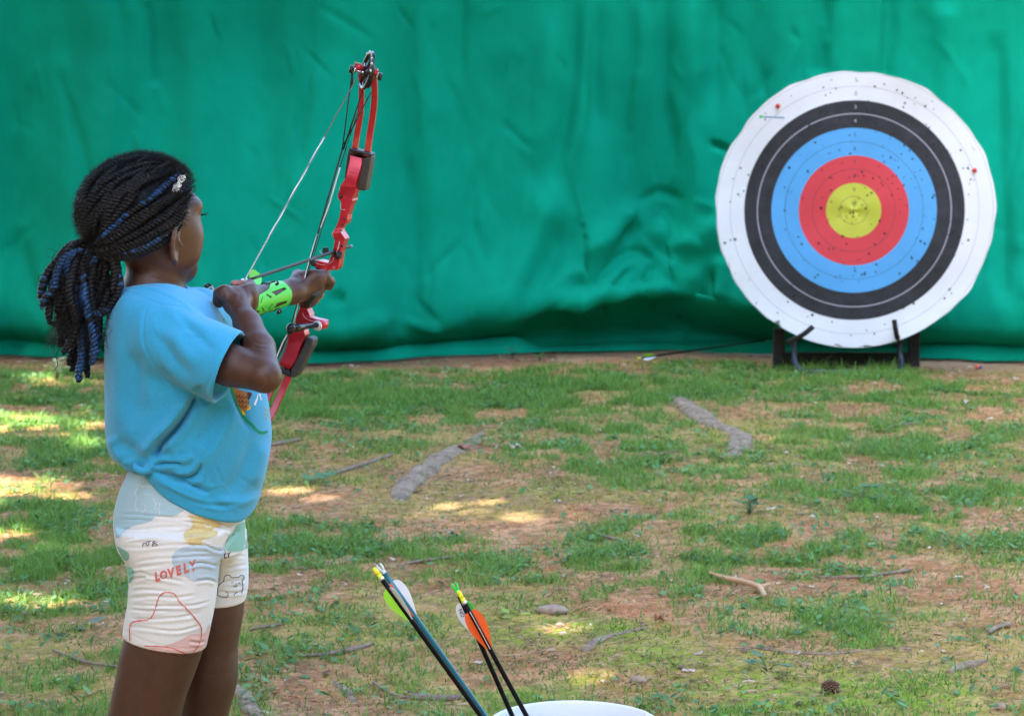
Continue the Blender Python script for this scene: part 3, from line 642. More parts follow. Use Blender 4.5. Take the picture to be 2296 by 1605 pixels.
def tree(x, y, lab, c_, n, seed):
    t = empty('shade_tree', (x, y, 0), lab, 'tree', 'trees shading the clearing')
    V, F = tube([(x, y, -.3), (x + .05, y, 1.5), (x - .05, y + .05, 4), (x + (c_[0] - x) * .15, y + (c_[1] - y) * .15, 7), (x + (c_[0] - x) * .3, y + (c_[1] - y) * .3, 9.5)], [0.24, 0.19, 0.17, 0.12, 0.03], 14); tr = mk('trunk', V, F, M['trunk'], t)
    mb = MB()
    for k in range(9):
        a = k * 2.4; q = 0.8; e = (c_[0] + c_[2] * q * math.cos(a), c_[1] + c_[3] * q * math.sin(a), 8.0); z0 = 4.6 + 0.3 * k
        V, F = tube(catmull([(x, y, z0), ((x * 2 + e[0]) / 3, (y * 2 + e[1]) / 3, z0 + 1.2), e], 5), [0.07, 0.05, 0.015], 6); mb.add(V, F)
    mb.build('limb', [M['trunk']], t)
    V, F = crown(*c_, 6.8, 9.4, n, seed); mk('crown', V, F, M['leaf'], t)
tree(-6.9, 2.0, 'tall leafy tree left of the clearing, level with the child', (-5.4, 1.9, 4.5, 5.8), 62000, 5)
tree(-5.7, 8.6, 'tall leafy tree at the left end of the curtain', (-4.7, 5.5, 5.5, 5.7), 76000, 9)
# unseen foliage ring behind and beside the camera, added to block low sky light
r_ = np.random.default_rng(31); nW = 24000; aW = r_.uniform(R(150), R(390), nW); qW = r_.uniform(0, 1, nW); rW = 12 + 3 * qW; hW = 11.5 * r_.random(nW) ** 0.9 * (0.75 + 0.35 * np.sin(aW * 7) * np.sin(aW * 3.3 + 1)); sW = 0.22 + 0.25 * r_.random(nW)
cW = np.stack([rW * np.cos(aW), 5 + rW * np.sin(aW), hW], 1); NW = r_.normal(0, 1, (nW, 3)); NW /= np.linalg.norm(NW, axis=1, keepdims=True); TW = np.cross(NW, r_.normal(0, 1, (nW, 3))); TW /= np.linalg.norm(TW, axis=1, keepdims=True); BW = np.cross(NW, TW)
V = np.stack([cW - TW * sW[:, None], cW + BW * sW[:, None] * .6, cW + TW * sW[:, None], cW - BW * sW[:, None] * .6], 1).reshape(-1, 3)
o = mk('foliage_screen', V, np.arange(nW * 4).reshape(-1, 4), M['leaf']); tag(o, 'tall unseen ring of foliage around the clearing, added to block low sky light', 'foliage_screen', kind='stuff')
# ================================================================== roots, sticks, stones on the ground
def gp(u, v, dz=0.0):
    g = G(u, v); return Vector((g.x, g.y, float(hgt(np.array([g.x]), np.array([g.y]))[0]) + dz))
def rootlike(name, px, rs, m, lab, cat, lift=0.0, flat=0.6, grp=None, rough=0.25, branches=()):
    o0 = gp(*px[0]); mb = MB()
    for q, r_ in [(px, rs)] + list(branches):
        pts = catmull([gp(*p, lift) for p in q], 8); n = len(pts)
        rr = np.interp(np.linspace(0, 1, n), np.linspace(0, 1, len(r_)), r_); rr = rr * (1 + rough * (vn(np.arange(n) * 0.45, np.full(n, len(px) * 1.7), 3) - 0.5) * 2)
        T, N, B = frames(pts); S = 10; an = np.arange(S) * 2 * math.pi / S; V = []
        for i in range(n):
            sdv = np.cross(T[i], [0, 0, 1.0]); sdv /= np.linalg.norm(sdv) + 1e-9; up = np.cross(sdv, T[i])
            for a in an:
                k = rr[i] * (1 + rough * 0.6 * (float(vn(i * 0.8 + 40, a * 1.3, 9)) - 0.5)); V.append(pts[i] + sdv * math.cos(a) * k + up * math.sin(a) * k * flat)
        F = [(i * S + k, i * S + (k + 1) % S, (i + 1) * S + (k + 1) % S, (i + 1) * S + k) for i in range(n - 1) for k in range(S)] + [tuple(range(S - 1, -1, -1)), tuple((n - 1) * S + k for k in range(S))]
        mb.add(V, F)
    o = mb.build(name, [m], origin=o0); tag(o, lab, cat, grp); return o
RG = 'tree roots showing through the soil'
rootlike('tree_root', [(1105, 940), (1080, 975), (1050, 1005), (1000, 1030), (950, 1065), (910, 1095), (895, 1130)], [0.010, 0.028, 0.036, 0.042, 0.058, 0.050, 0.015], M['bark'], 'thick grey tree root running down to the left in the middle of the clearing', 'tree root', -0.012, 0.60, RG)
rootlike('tree_root', [(1452, 877), (1500, 890), (1545, 915), (1590, 945), (1640, 965), (1690, 972), (1745, 985)], [0.014, 0.042, 0.052, 0.048, 0.024, 0.015, 0.008], M['bark'], 'grey forked tree root in front of the target', 'tree root', -0.012, 0.60, RG,
         branches=[([(1605, 950), (1650, 970), (1662, 990), (1650, 1010), (1632, 1030)], [0.034, 0.044, 0.048, 0.040, 0.014])])
rootlike('tree_root', [(1455, 1408), (1420, 1418), (1370, 1428), (1335, 1438), (1308, 1458)], [0.004, 0.009, 0.010, 0.016, 0.010], M['bark'], 'pale thin root on a bare sunny patch above the white bucket', 'tree root', 0.0, 0.6, RG)
rootlike('tree_root', [(2128, 1512), (2150, 1498), (2185, 1488), (2212, 1482)], [0.010, 0.017, 0.015, 0.008], M['bark'], 'short grey root stub near the lower right corner', 'tree root', 0.0, 0.7, RG)
rootlike('tree_root', [(1650, 1450), (1690, 1447), (1750, 1455), (1800, 1458), (1860, 1462), (1950, 1457), (2060, 1450)], [0.003, 0.006, 0.007, 0.008, 0.008, 0.005, 0.002], M['bark'], 'long thin pale root at the lower right, left of the root stub', 'tree root', 0.0, 0.6, RG)
rootlike('tree_root', [(525, 1545), (550, 1570), (560, 1600), (600, 1625)], [0.012, 0.020, 0.022, 0.010], M['bark'], 'grey root at the bottom edge beside the child\'s far leg', 'tree root', 0.0, 0.6, RG)
rootlike('tree_root', [(735, 1510), (780, 1545), (800, 1580)], [0.004, 0.018, 0.006], M['bark'], 'flat grey root left of the bucket arrows', 'tree root', -0.004, 0.5, RG)
SG = 'fallen sticks and twigs'
rootlike('stick', [(690, 1092), (760, 1070), (830, 1048), (878, 1034)], [0.003, 0.006, 0.007, 0.006], M['twig'], 'long straight grey stick to the right of the child', 'stick', 0.006, 0.9, SG)
rootlike('stick', [(890, 1280), (940, 1270), (985, 1265), (1012, 1260)], [0.003, 0.005, 0.005, 0.006], M['twig'], 'thin stick lying just above the arrow nocks', 'stick', 0.006, 0.9, SG)
rootlike('stick', [(1592, 1302), (1625, 1312), (1670, 1322), (1712, 1334)], [0.004, 0.0075, 0.0075, 0.008], M['tanwood'], 'tan forked peeled stick on the grass right of centre', 'stick', 0.018, 0.9, SG, branches=[([(1700, 1330), (1708, 1338), (1714, 1350)], [0.008, 0.0075, 0.006]), ([(1704, 1332), (1724, 1324)], [0.007, 0.005])])
rootlike('stick', [(918, 1552), (990, 1553), (1030, 1550)], [0.008, 0.011, 0.008], M['twig'], 'short thick dark stick behind the left bucket arrows', 'stick', 0.006, 0.9, SG)
rootlike('stick', [(838, 1522), (880, 1545), (940, 1556)], [0.003, 0.004, 0.003], M['twig'], 'curved thin twig left of the short thick stick', 'stick', 0.006, 0.9, SG)
rootlike('stick', [(665, 1475), (740, 1465), (800, 1455), (836, 1446)], [0.003, 0.007, 0.008, 0.004], M['twig'], 'pale stick on the ground left of the arrows', 'stick', 0.004, 0.8, SG)
rootlike('stick', [(560, 1425), (600, 1418), (632, 1414)], [0.003, 0.005, 0.003], M['twig'], 'small dark twig beside the child\'s shorts hem', 'stick', 0.006, 0.9, SG)
rootlike('stick', [(1830, 1292), (1910, 1290), (1960, 1286), (2040, 1276)], [0.002, 0.004, 0.004, 0.006], M['twig'], 'long thin twig in the grass at the right side', 'stick', 0.006, 0.9, SG)
rootlike('stick', [(2218, 1424), (2230, 1412), (2262, 1404)], [0.004, 0.007, 0.006], M['twig'], 'bent grey stick at the far right', 'stick', 0.008, 0.9, SG)
rootlike('stick', [(1985, 962), (2010, 955), (2060, 950)], [0.003, 0.006, 0.004], M['twig'], 'grey stick in the grass below the target', 'stick', 0.006, 0.9, SG)
rootlike('stick', [(1318, 1188), (1360, 1208), (1395, 1218)], [0.003, 0.006, 0.003], M['twig'], 'dark stick right of the sunlit soil patch', 'stick', 0.006, 0.9, SG)
rootlike('stick', [(605, 1012), (640, 1003), (672, 996)], [0.005, 0.010, 0.006], M['twig'], 'stubby pale stick just right of the blue shirt', 'stick', 0.006, 0.9, SG)
rootlike('stick', [(0, 886), (40, 884), (85, 882)], [0.004, 0.006, 0.004], M['tanwood'], 'pale stick at the left edge under the curtain hem', 'stick', 0.006, 0.9, SG)
rootlike('stick', [(120, 1470), (190, 1500), (260, 1512)], [0.003, 0.005, 0.003], M['twig'], 'thin twig left of the child\'s legs', 'stick', 0.006, 0.9, SG)
rootlike('stick', [(1420, 1030), (1460, 1028), (1520, 1018)], [0.002, 0.004, 0.003], M['twig'], 'thin dark twig below the forked root', 'stick', 0.006, 0.9, SG)
def stone(u, v, r_, lab, m, cat='stone', nm='stone'):
    c0 = gp(u, v, r_[2] * .4); rs = np.random.default_rng(int(u)); V, F = ball((0, 0, 0), r_, 14, 9); V = V * (1 + 0.22 * (fbm(V[:, 0] * 90 + u, V[:, 1] * 90 + V[:, 2] * 70, 4, 3)[:, None] - 0.5) * 2) + np.array(c0)
    o = mk(nm, V, F, m, origin=c0); tag(o, lab, cat, 'small stones on the soil' if cat == 'stone' else None)
stone(1430, 1518, (0.020, 0.015, 0.012), 'pinkish stone just above the bucket rim', M['stone'])
stone(1240, 1378, (0.040, 0.026, 0.014), 'flat pale stone in the mossy patch', M['stone'])
stone(2245, 1592, (0.016, 0.012, 0.010), 'dark small stone at the lower right corner', M['stone'])
stone(1988, 888, (0.030, 0.022, 0.016), 'pale stone in the grass below the target stand', M['stone'])
stone(1255, 1407, (0.012, 0.010, 0.008), 'small grey stone beside the flat pale stone', M['stone'])
def deadleaf(u, v, s, lab, m, rot=0.0):
    c0 = gp(u, v, 0.012); n = 12; V = [(0, 0, 0.004)]; 
    for k in range(n):
        a = 2 * math.pi * k / n; r_ = s * (0.62 + 0.38 * abs(math.cos(a))) * (1 + 0.15 * math.sin(5 * a)); V.append((math.cos(a + rot) * r_, math.sin(a + rot) * r_, 0.010 * math.sin(3 * a + u) + 0.006))
    F = [(0, k + 1, (k + 1) % n + 1) for k in range(n)]; o = mk('dead_leaf', np.array(V) + np.array(c0), F, m, origin=c0); tag(o, lab, 'leaf', 'fallen dead leaves'); sdm = o.modifiers.new('t', 'SOLIDIFY'); sdm.thickness = 0.0012
deadleaf(1040, 1020, 0.028, 'curled rust brown leaf lying on the thick root', M['deadleaf'], 0.5)
deadleaf(1155, 1019, 0.022, 'pale tan leaf right of the thick root', M['paleleaf'], 0.2)
deadleaf(1110, 1018, 0.013, 'little grey leaf between the rust leaf and the pale leaf', M['paleleaf'], 1.0)
deadleaf(1010, 1208, 0.016, 'pale leaf below the sunlit soil patch', M['paleleaf'], 2.0)
deadleaf(2165, 912, 0.016, 'white fleck of a leaf below the target\'s right side', M['paleleaf'], 2.0)
deadleaf(1478, 1403, 0.014, 'reddish leaf on the sunny patch above the bucket', M['deadleaf'], 0.7)
# pine cone
c0 = gp(1862, 1550, 0.012); mb = MB(); V, F = ball(c0, (0.018, 0.012, 0.011), 12, 8); mb.add(V, F)
for k in range(90):
    t = (k + .5) / 90; a = k * 2.4; zz = -0.019 + 0.038 * t; rr = 0.012 * math.sin(math.pi * (0.12 + 0.8 * t)) + 0.004; d = Vector((0.35, math.cos(a), math.sin(a))).normalized()
    p = Vector(c0) + Vector((zz, math.cos(a) * rr, math.sin(a) * rr)); V, F = ball(p, (0.0046, 0.0038, 0.0015), 6, 4, rot=d.to_track_quat('X', 'Z').to_matrix()); mb.add(V, F)
o = mb.build('pine_cone', [M['cone']], origin=c0); tag(o, 'small dark brown pine cone on moss at the lower right', 'pine cone')
# small leafy weeds
def weed(u, v, n, h, s, colr, lab):
    c0 = gp(u, v); t = empty('weed', c0, lab, 'weed', 'leafy weeds'); ml = mat('weed_leaf', colr, 0.5, var=0.2, vs=40, trans=0.25); mb = MB(); ms = MB(); r_ = random.Random(u)
    for k in range(n):
        a = r_.random() * 6.28; e = Vector(c0) + Vector((math.cos(a) * s * 1.6 * r_.random() + 0.001, math.sin(a) * s * 1.6 * r_.random(), h * (0.35 + 0.65 * r_.random())))
        V, F = tube([c0, Vector(c0).lerp(e, .5) + Vector((0, 0, h * .15)), e], 0.0009, 5); ms.add(V, F)
        d = Vector((math.cos(a), math.sin(a), 0.3 * r_.random())); sd_ = Vector((-math.sin(a), math.cos(a), 0)); l = s * (0.6 + 0.7 * r_.random()); wdt = l * 0.36
        pts = [e, e + d * l * .35 + sd_ * wdt, e + d * l * .75 + sd_ * wdt * .7 , e + d * l, e + d * l * .75 - sd_ * wdt * .7, e + d * l * .35 - sd_ * wdt, e + d * l * .5 + Vector((0, 0, -l * .12))]
        mb.add([tuple(p) for p in pts], [(0, 1, 6), (1, 2, 6), (2, 3, 6), (3, 4, 6), (4, 5, 6), (5, 0, 6)])
    mb.build('leaf_cluster', [ml], t); ms.build('stem', [ml], t)
weed(128, 858, 26, 0.10, 0.034, (0.42, 0.50, 0.30), 'pale whitish leafy weed under the child\'s ponytail')  # the whitish leaf colour stands in for sun on this plant
weed(1680, 1160, 16, 0.05, 0.034, (0.07, 0.19, 0.06), 'low dark leafy weed below the forked root')
weed(1930, 1130, 12, 0.05, 0.040, (0.09, 0.22, 0.08), 'low leafy weed in the grass at the right')
weed(1720, 1500, 7, 0.03, 0.035, (0.10, 0.22, 0.09), 'low leafy weed near the bottom, right of the bucket')
weed(1140, 1395, 4, 0.03, 0.026, (0.30, 0.42, 0.05), 'yellow-green leaf sprig right of the arrows')
weed(1210, 812, 9, 0.05, 0.022, (0.10, 0.20, 0.05), 'small weed against the curtain hem')
weed(1150, 808, 9, 0.07, 0.018, (0.06, 0.11, 0.03), 'dark weed in front of the curtain hem, left of the small weed')
weed(730, 1100, 6, 0.03, 0.05, (0.10, 0.24, 0.08), 'broad-leaved weed right of the blue shirt')
weed(150, 1418, 3, 0.02, 0.05, (0.13, 0.24, 0.16), 'grey-green leaf left of the child\'s shorts')
# ================================================================== archery target
M['foam'] = mat('foam_board', (0.42, 0.22, 0.10), 0.9, var=0.2, vs=30, bump=0.4, bs=120)
M['hole'] = mat('arrow_hole', (0.012, 0.010, 0.010), 0.9)
M['pinred'] = mat('red_pin', (0.62, 0.03, 0.02), 0.35)
M['blacktube'] = mat('black_foam_sleeve', (0.012, 0.012, 0.014), 0.7)
M['bluesteel'] = mat('blue_grey_tube', (0.04, 0.055, 0.09), 0.4, metal=0.3)
M['dkwood'] = mat('dark_stained_post', (0.018, 0.015, 0.014), 0.8, var=0.3, vs=30)
M['ink'] = mat('print_ink', (0.05, 0.06, 0.09), 0.7); M['inkw'] = mat('white_ink', (0.55, 0.53, 0.62), 0.6)
TY = 11.30
TC = P(1915.5, 472, TY)
u_ = Vector((math.cos(R(-11)), math.sin(R(-11)), 0)); tilt = R(3)
n_ = Vector((math.sin(R(-11)), -math.cos(R(-11)), 0)); vv = Vector((0, 0, 1)) * math.cos(tilt) - n_ * math.sin(tilt); n_ = u_.cross(vv)
def T3(a, b, d=0.0): return TC + u_ * a + vv * b + n_ * d
tgt = empty('archery_target', TC - vv * 0.63, 'round paper archery target with white, black, blue, red and yellow rings, full of arrow holes', 'target')
def edge(a): return 0.619 + 0.003 * math.sin(3 * a + 1) + 0.0025 * math.sin(7 * a) + 0.002 * math.sin(11 * a + 2) + 0.002 * math.sin(19 * a) + 0.0015 * math.sin(31 * a + 1) - 0.016 * math.exp(-((a - 4.5) / .7) ** 2)
RINGS = [(0.0, 0), (0.0605, 1), (0.1221, 0), (0.0, 0)]
k_ = 0.0610
def tw(a, r):      # the paper bulges a little and its rim curls
    return 0.003 * math.sin(3 * a + 5 * r) + 0.004 * math.sin(5 * a - 7 * r) * r + 0.012 * max(0, r - 0.52) / 0.11 * (0.5 + 0.5 * math.sin(6 * a + 1)) + 0.012 * math.exp(-((a - 4.4) / .5) ** 2) * max(0, r - 0.45) / 0.18
NA = 144
bands = [(0, k_ * 1, 0), (k_ * 1, k_ * 1 + .0014, 5), (k_ * 1 + .0014, 2 * k_, 0), (2 * k_, 3 * k_, 1), (3 * k_, 3 * k_ + .0016, 5), (3 * k_ + .0016, 4 * k_, 1), (4 * k_, 5 * k_, 2), (5 * k_, 5 * k_ + .0016, 5), (5 * k_ + .0016, 6 * k_, 2),
         (6 * k_, 7 * k_, 3), (7 * k_, 7 * k_ + .0038, 6), (7 * k_ + .0038, 8 * k_, 3), (8 * k_, 9 * k_, 4), (9 * k_, 9 * k_ + .0016, 7), (9 * k_ + .0016, 10 * k_, 4), (10 * k_, 10 * k_ + .0016, 7), (10 * k_ + .0016, -1, 4)]
mp_ = [mat('target_yellow', (0.60, 0.62, 0.06), 0.55, var=0.06, vs=8), mat('target_red', (0.75, 0.055, 0.075), 0.55, var=0.06, vs=8), mat('target_blue', (0.10, 0.42, 0.85), 0.55, var=0.06, vs=8), mat('target_black', (0.022, 0.022, 0.030), 0.5, var=0.5, vs=14),
       mat('target_paper', (0.86, 0.87, 0.92), 0.6, var=0.04, vs=7), M['ink'], M['inkw'], mat('grey_ink', (0.36, 0.38, 0.45), 0.6)]
mb = MB()
for r0, r1, mi in bands:
    V = []; F = []; nr = 1 if (r1 > 0 and r1 - r0 < 0.01) else 4
    for j in range(nr + 1):
        for i in range(NA):
            a = 2 * math.pi * i / NA; re = edge(a) if r1 < 0 else r1; r = r0 + (re - r0) * j / nr; V.append(T3(math.cos(a) * r, math.sin(a) * r, 0.052 + tw(a, r)))
    for j in range(nr):
        for i in range(NA): a = j * NA + i; b = j * NA + (i + 1) % NA; F.append((a, a + NA, b + NA, b))
    mb.add(V, F, mi)
fc = mb.build('target_face', mp_, tgt); bmm = bmesh.new(); bmm.from_mesh(fc.data); bmesh.ops.remove_doubles(bmm, verts=bmm.verts, dist=0.0001); bmm.to_mesh(fc.data); bmm.free()
# numbers printed above the centre, one per ring
mb = MB()
for i in range(1, 11):
    V, F = text2d(str(11 - i)); r = (i - 0.5) * k_
    mb.add([T3(x * .024, r + y * .024, 0.052 + tw(math.pi / 2, r) + 0.0012) for x, y in V], F, 1 if 7 <= i <= 8 else 0, False)
merge(mb.build('ring_number', [M['ink'], M['inkw']], fc), fc)
# arrow holes
rs = np.random.default_rng(12); mb = MB()
for k in range(290):
    r = 0.62 * rs.random() ** 0.8; a = rs.random() * 6.28
    if k < 70: a = rs.normal(0.7, 0.5); r = 0.15 + 0.42 * rs.random()
    if r > 0.60: continue
    s = 0.0026 + 0.0030 * rs.random() ** 2; V = [(0, 0)] + [(math.cos(q) * s * (0.6 + 0.7 * rs.random()), math.sin(q) * s * (0.7 + 0.7 * rs.random())) for q in np.arange(7) * 0.898]
    d0 = 0.052 + tw(a, r) + 0.0012; mb.add([T3(math.cos(a) * r + x, math.sin(a) * r + y, d0) for x, y in V], [(0, i + 1, (i + 1) % 7 + 1) for i in range(7)], 0, False)
merge(mb.build('arrow_hole', [M['hole']], fc), fc)
V, F = lathe(T3(0, -0.012, -0.072), [(0.001, 0), (0.58, 0), (0.596, 0.008), (0.602, 0.05), (0.602, 0.098), (0.592, 0.108), (0.001, 0.108)], 96, n_)
V = V * 1.0; mk('foam_backing', V, F, M['foam'], tgt)
for (u, v) in ((1743, 238), (2186, 383)):
    q = P(u, v, TY); a = (q - TC).dot(u_); b = (q - TC).dot(vv); ang = math.atan2(b, a); r = math.hypot(a, b); V, F = ball(T3(a, b, 0.062 + tw(ang, r)), (0.011, 0.009, 0.011), 12, 8); mb = MB(); mb.add(V, F); V, F = lathe(T3(a, b, 0.05), [(0.004, 0), (0.004, 0.012), (0.007, 0.016), (0.001, 0.018)], 10, n_); mb.add(V, F); mb.build('red_pin', [M['pinred']], tgt)
# thin broken arrow stub stuck in the white ring
ar = empty('arrow_stub', T3(-.39, .40, .05), 'short thin blue arrow stub with a green nock stuck in the upper left white ring', 'arrow'); A = P(1706, 262, TY - 0.10); B = P(1758, 264.5, TY - 0.02)
V, F = tube([A, B], 0.0032, 8); mk('shaft', V, F, mat('stub_blue', (0.10, 0.22, 0.34), 0.4), ar); V, F = tube([A - Vector((.006, 0, 0)), A + Vector((.010, 0, 0))], [0.008, 0.004], 8); mk('nock', V, F, mat('stub_green', (0.04, 0.55, 0.10), 0.4), ar)
# stand
st = empty('target_stand', (TC.x, TY, 0), 'low black stand with two padded hooks and blue-grey tubes carrying the target', 'stand')
def t5(x, y, Y): return PX(T5, x, y, Y)
for pts in ([t5(480, 1372, TY - .02), t5(515, 1360, TY - .15), t5(560, 1335, TY - .19), t5(602, 1300, TY - .19)], [t5(1022, 1372, TY - .02), t5(1004, 1350, TY - .14), t5(996, 1310, TY - .18), t5(990, 1268, TY - .18)]):
    V, F = tube(catmull(pts, 5), 0.0115, 12); mk('hook', V, F, M['blacktube'], st)
zf = 0.016; pl = t5(512, 1360, TY - .02); pr = t5(1018, 1360, TY - .02)
V, F = tube(catmull([pl, Vector((pl.x, TY - .02, 0.10)), Vector((pl.x + .006, TY - .04, 0.045)), Vector((pl.x + .04, TY - .08, zf)), Vector((pl.x + .16, TY - .09, zf)), Vector((pr.x - .10, TY - .09, zf)), Vector((pr.x - .02, TY - .08, zf)), Vector((pr.x + .004, TY - .04, .05)), Vector((pr.x, TY - .02, 0.10)), pr], 6), 0.0125, 12); mk('front_tube', V, F, M['bluesteel'], st)
for x0 in (440, 1088):
    a = t5(x0, 1330, TY + .10); V, F = box((a.x, TY + .12, a.z / 2), (0.05, 0.055, a.z + .04)); o = mk('rear_post', V, F, M['dkwood'], st, False); bv = o.modifiers.new('b', 'BEVEL'); bv.width = .004
a = t5(440, 1330, TY + .10); b = t5(1088, 1330, TY + .10); V, F = box(((a.x + b.x) / 2, TY + .12, 0.05), (b.x - a.x - .054, 0.04, 0.06)); mk('cross_bar', V, F, M['dkwood'], st, False)
for sx in (pl.x, pr.x):
    V, F = tube([(sx, TY - .02, 0.125), (sx, TY + .10, 0.115)], 0.011, 10); mk('side_rail', V, F, M['blacktube'], st)
# ================================================================== arrows
def vane(A, D, up, s0, L, hgt_, th=0.0006, kink=0):
    """parabolic vane starting s0 behind the nock end A, along D, rising along up"""
    pr = [(0.0, 0.0), (0.0, 0.35), (0.04, 0.62), (0.12, 0.86), (0.24, 0.98), (0.36, 1.0), (0.5, 0.90), (0.65, 0.68), (0.8, 0.42), (0.92, 0.20), (1.0, 0.02)]
    sd = Vector(D).cross(up).normalized(); V = []; F = []; n = len(pr)
    for s in (1, -1):
        for t, h in pr: V.append(A + D * (s0 + t * L) + up * (0.0025 + h * hgt_) + sd * th * s * (1 - .5 * h))
        for t, h in pr: V.append(A + D * (s0 + t * L) + up * 0.0018 + sd * th * s)
    for s in (0, 1):
        o = s * 2 * n
        for i in range(n - 1): f = (o + i, o + i + 1, o + n + i + 1, o + n + i); F.append(f if s else f[::-1])
    for i in range(n - 1): F.append((i, i + 1, 2 * n + i + 1, 2 * n + i))
    return [tuple(p) for p in V], F
def nock(A, D, m_, parent, r=0.0034, sd=Vector((0, -1, 0)), closed=False):
    mb = MB(); side = (sd - D * sd.dot(D)).normalized(); w_ = D.cross(side).normalized()
    V, F = tube([A + D * 0.004, A - D * 0.007], [r * 0.98, r * 0.9], 12); mb.add(V, F)
    if closed: V, F = tube([A - D * .0065, A - D * .012, A - D * 0.018, A - D * .0205], [r * .8, r * .95, r * .9, r * .45], 12); mb.add(V, F)
    else:
        for s in (1, -1):
            V, F = tube([A - D * 0.006 + w_ * s * r * .45, A - D * .010 + w_ * s * r * .75, A - D * 0.016 + w_ * s * r * .85, A - D * .0185 + w_ * s * r * .7], [r * .6, r * .55, r * .45, r * .25], 8); mb.add(V, F)
    mb.build('nock', [m_], parent)
M['carbon'] = mat('carbon_shaft', (0.004, 0.004, 0.005), 0.45, spec=0.15); M['alum'] = mat('bushing', (0.7, 0.7, 0.72), 0.3, metal=0.9)
M['tealsh'] = mat('teal_shaft', (0.005, 0.14, 0.20), 0.35, coat=0.3); M['vwhite'] = mat('white_vane', (0.78, 0.80, 0.82), 0.45, trans=0.15); M['vlime'] = mat('lime_vane', (0.36, 0.80, 0.05), 0.45, trans=0.2)
M['vorange'] = mat('orange_vane', (0.90, 0.13, 0.02), 0.45, trans=0.15); M['vgreen'] = mat('green_vane', (0.10, 0.72, 0.05), 0.45, trans=0.2); M['nkyel'] = mat('yellow_nock', (0.85, 0.85, 0.02), 0.35); M['nkwhite'] = mat('white_nock', (0.75, 0.77, 0.78), 0.35, trans=0.1)
M['nkgreen'] = mat('green_nock', (0.06, 0.80, 0.10), 0.3, trans=0.15); M['pewter'] = mat('arrow_point', (0.3, 0.3, 0.32), 0.35, metal=0.9)
def arrow(A, D, L, r, sh, nk, vs, lab, s0=0.022, vl=0.064, vh=0.0125, ringm=None, grp=None, closed=False):
    """A: front of the nock; D: direction to the point; vs: list of (angle deg, material)"""
    D = Vector(D).normalized(); A = Vector(A); o = empty('arrow', A, lab, 'arrow', grp)
    V, F = tube([A + D * (L * t) for t in np.linspace(0, 1, 12)], r, 14); shf = mk('shaft', V, F, sh, o); nock(A, D, nk, o, r * 1.02, closed=closed)
    V, F = tube([A - D * .001, A + D * .0035], r * 1.12, 14); mk('bushing', V, F, ringm or M['alum'], o)
    V, F = tube([A + D * L, A + D * (L + .008), A + D * (L + .02)], [r * 1.05, r, r * .2], 12); mk('point', V, F, M['pewter'], o)
    toC = Vector((0, 0, CAMH)) - A; toC = (toC - D * toC.dot(D)).normalized(); sd = D.cross(toC).normalized()
    for ang, mm in vs:
        a = R(ang); up = toC * math.cos(a) - sd * math.sin(a); V, F = vane(A + up * (r - .0025), D, up, s0, vl, vh); mk('vane', V, F, mm, o, False)
    return o, shf, D, toC, sd
BK = 'arrows standing in the white bucket'
def a6(x, y, Y): return PX(A6, x, y, Y)
def dirpx(f, a, b, Y0, Y1): return (PX(f, *b, Y1) - PX(f, *a, Y0))
YB = 4.0
A = a6(150, 275, 3.985); D = dirpx(A6, (150, 275), (1112, 1605), 3.985, 3.99)
o1, sh1, D1, toC, sd1 = arrow(A, D, 0.70, 0.0040, M['carbon'], M['nkyel'], [(-82, M['vlime']), (28, M['vwhite']), (150, M['vlime'])], 'black arrow with yellow nock and lime vane, front of the left pair in the bucket', s0=0.020, grp=BK, closed=True)
mb = MB(); V, F = text2d('CEASTON'); b0 = A + D1 * 0.335
mb.add([b0 - D1 * (x * .014) + (sd1 * math.sin(y * .0095 / .0040) + toC * math.cos(y * .0095 / .0040)) * .00412 for x, y in V], F, 0, False); merge(mb.build('lettering', [mat('silver_print', (0.45, 0.45, 0.45), 0.4)], sh1), sh1)
A = a6(200, 215, 4.0); D = dirpx(A6, (200, 215), (1182, 1605), 4.0, 4.005)
o2, sh2, D2, toC2, sd2 = arrow(A, D, 0.70, 0.0040, M['tealsh'], M['nkwhite'], [(95, M['vwhite']), (-25, M['vorange']), (-150, M['vwhite'])], 'teal arrow with white nock, orange and white vanes, in the left pair', s0=0.018, vl=0.066, ringm=M['tealsh'], grp=BK)
mb = MB()
V, F = tube([A + D2 * .300, A + D2 * .302], 0.0041, 14); mb.add(V, F); V, F = text2d('00.500', 0.01)
mb.add([A + D2 * 0.27 - D2 * (x * .013) + (sd2 * math.sin(.5 + y * .007 / .0034) + toC2 * math.cos(.5 + y * .007 / .0034)) * .0041 for x, y in V], F, 0, False); merge(mb.build('lettering', [mat('dark_print', (0.004, 0.04, 0.06), 0.5)], sh2), sh2)
A = a6(1205, 482, 4.005); D = dirpx(A6, (1205, 482), (1700, 1605), 4.005, 4.02); 
o3, sh3, D3, toC3, sd3 = arrow(A, D, 0.70, 0.0040, M['carbon'], M['nkgreen'], [(-80, M['vwhite']), (60, M['vgreen']), (170, M['vgreen'])], 'black arrow with green nock and white and green vanes, back of the right pair', s0=0.016, vl=0.062, grp=BK)
V, F = text2d('NO', 0.01); up = toC3 * math.cos(R(-80)) - sd3 * math.sin(R(-80)); nn3 = toC3 * .0011
mb = MB(); mb.add([A + D3 * (.026 + .5 * .012 + x * .009) + up * (.0085 - y * .009) + nn3 for x, y in V], F, 0, False); merge(mb.build('lettering', [M['ink']], sh3), sh3)
A = a6(1285, 600, 3.98); D = dirpx(A6, (1285, 600), (1835, 1605), 3.98, 3.985)
arrow(A, D, 0.69, 0.0040, M['carbon'], M['nkyel'], [(-62, M['vorange']), (78, M['vorange']), (4, M['vwhite'])], 'black arrow with yellow nock and orange vanes, front of the right pair', s0=0.018, vl=0.070, grp=BK, closed=True)
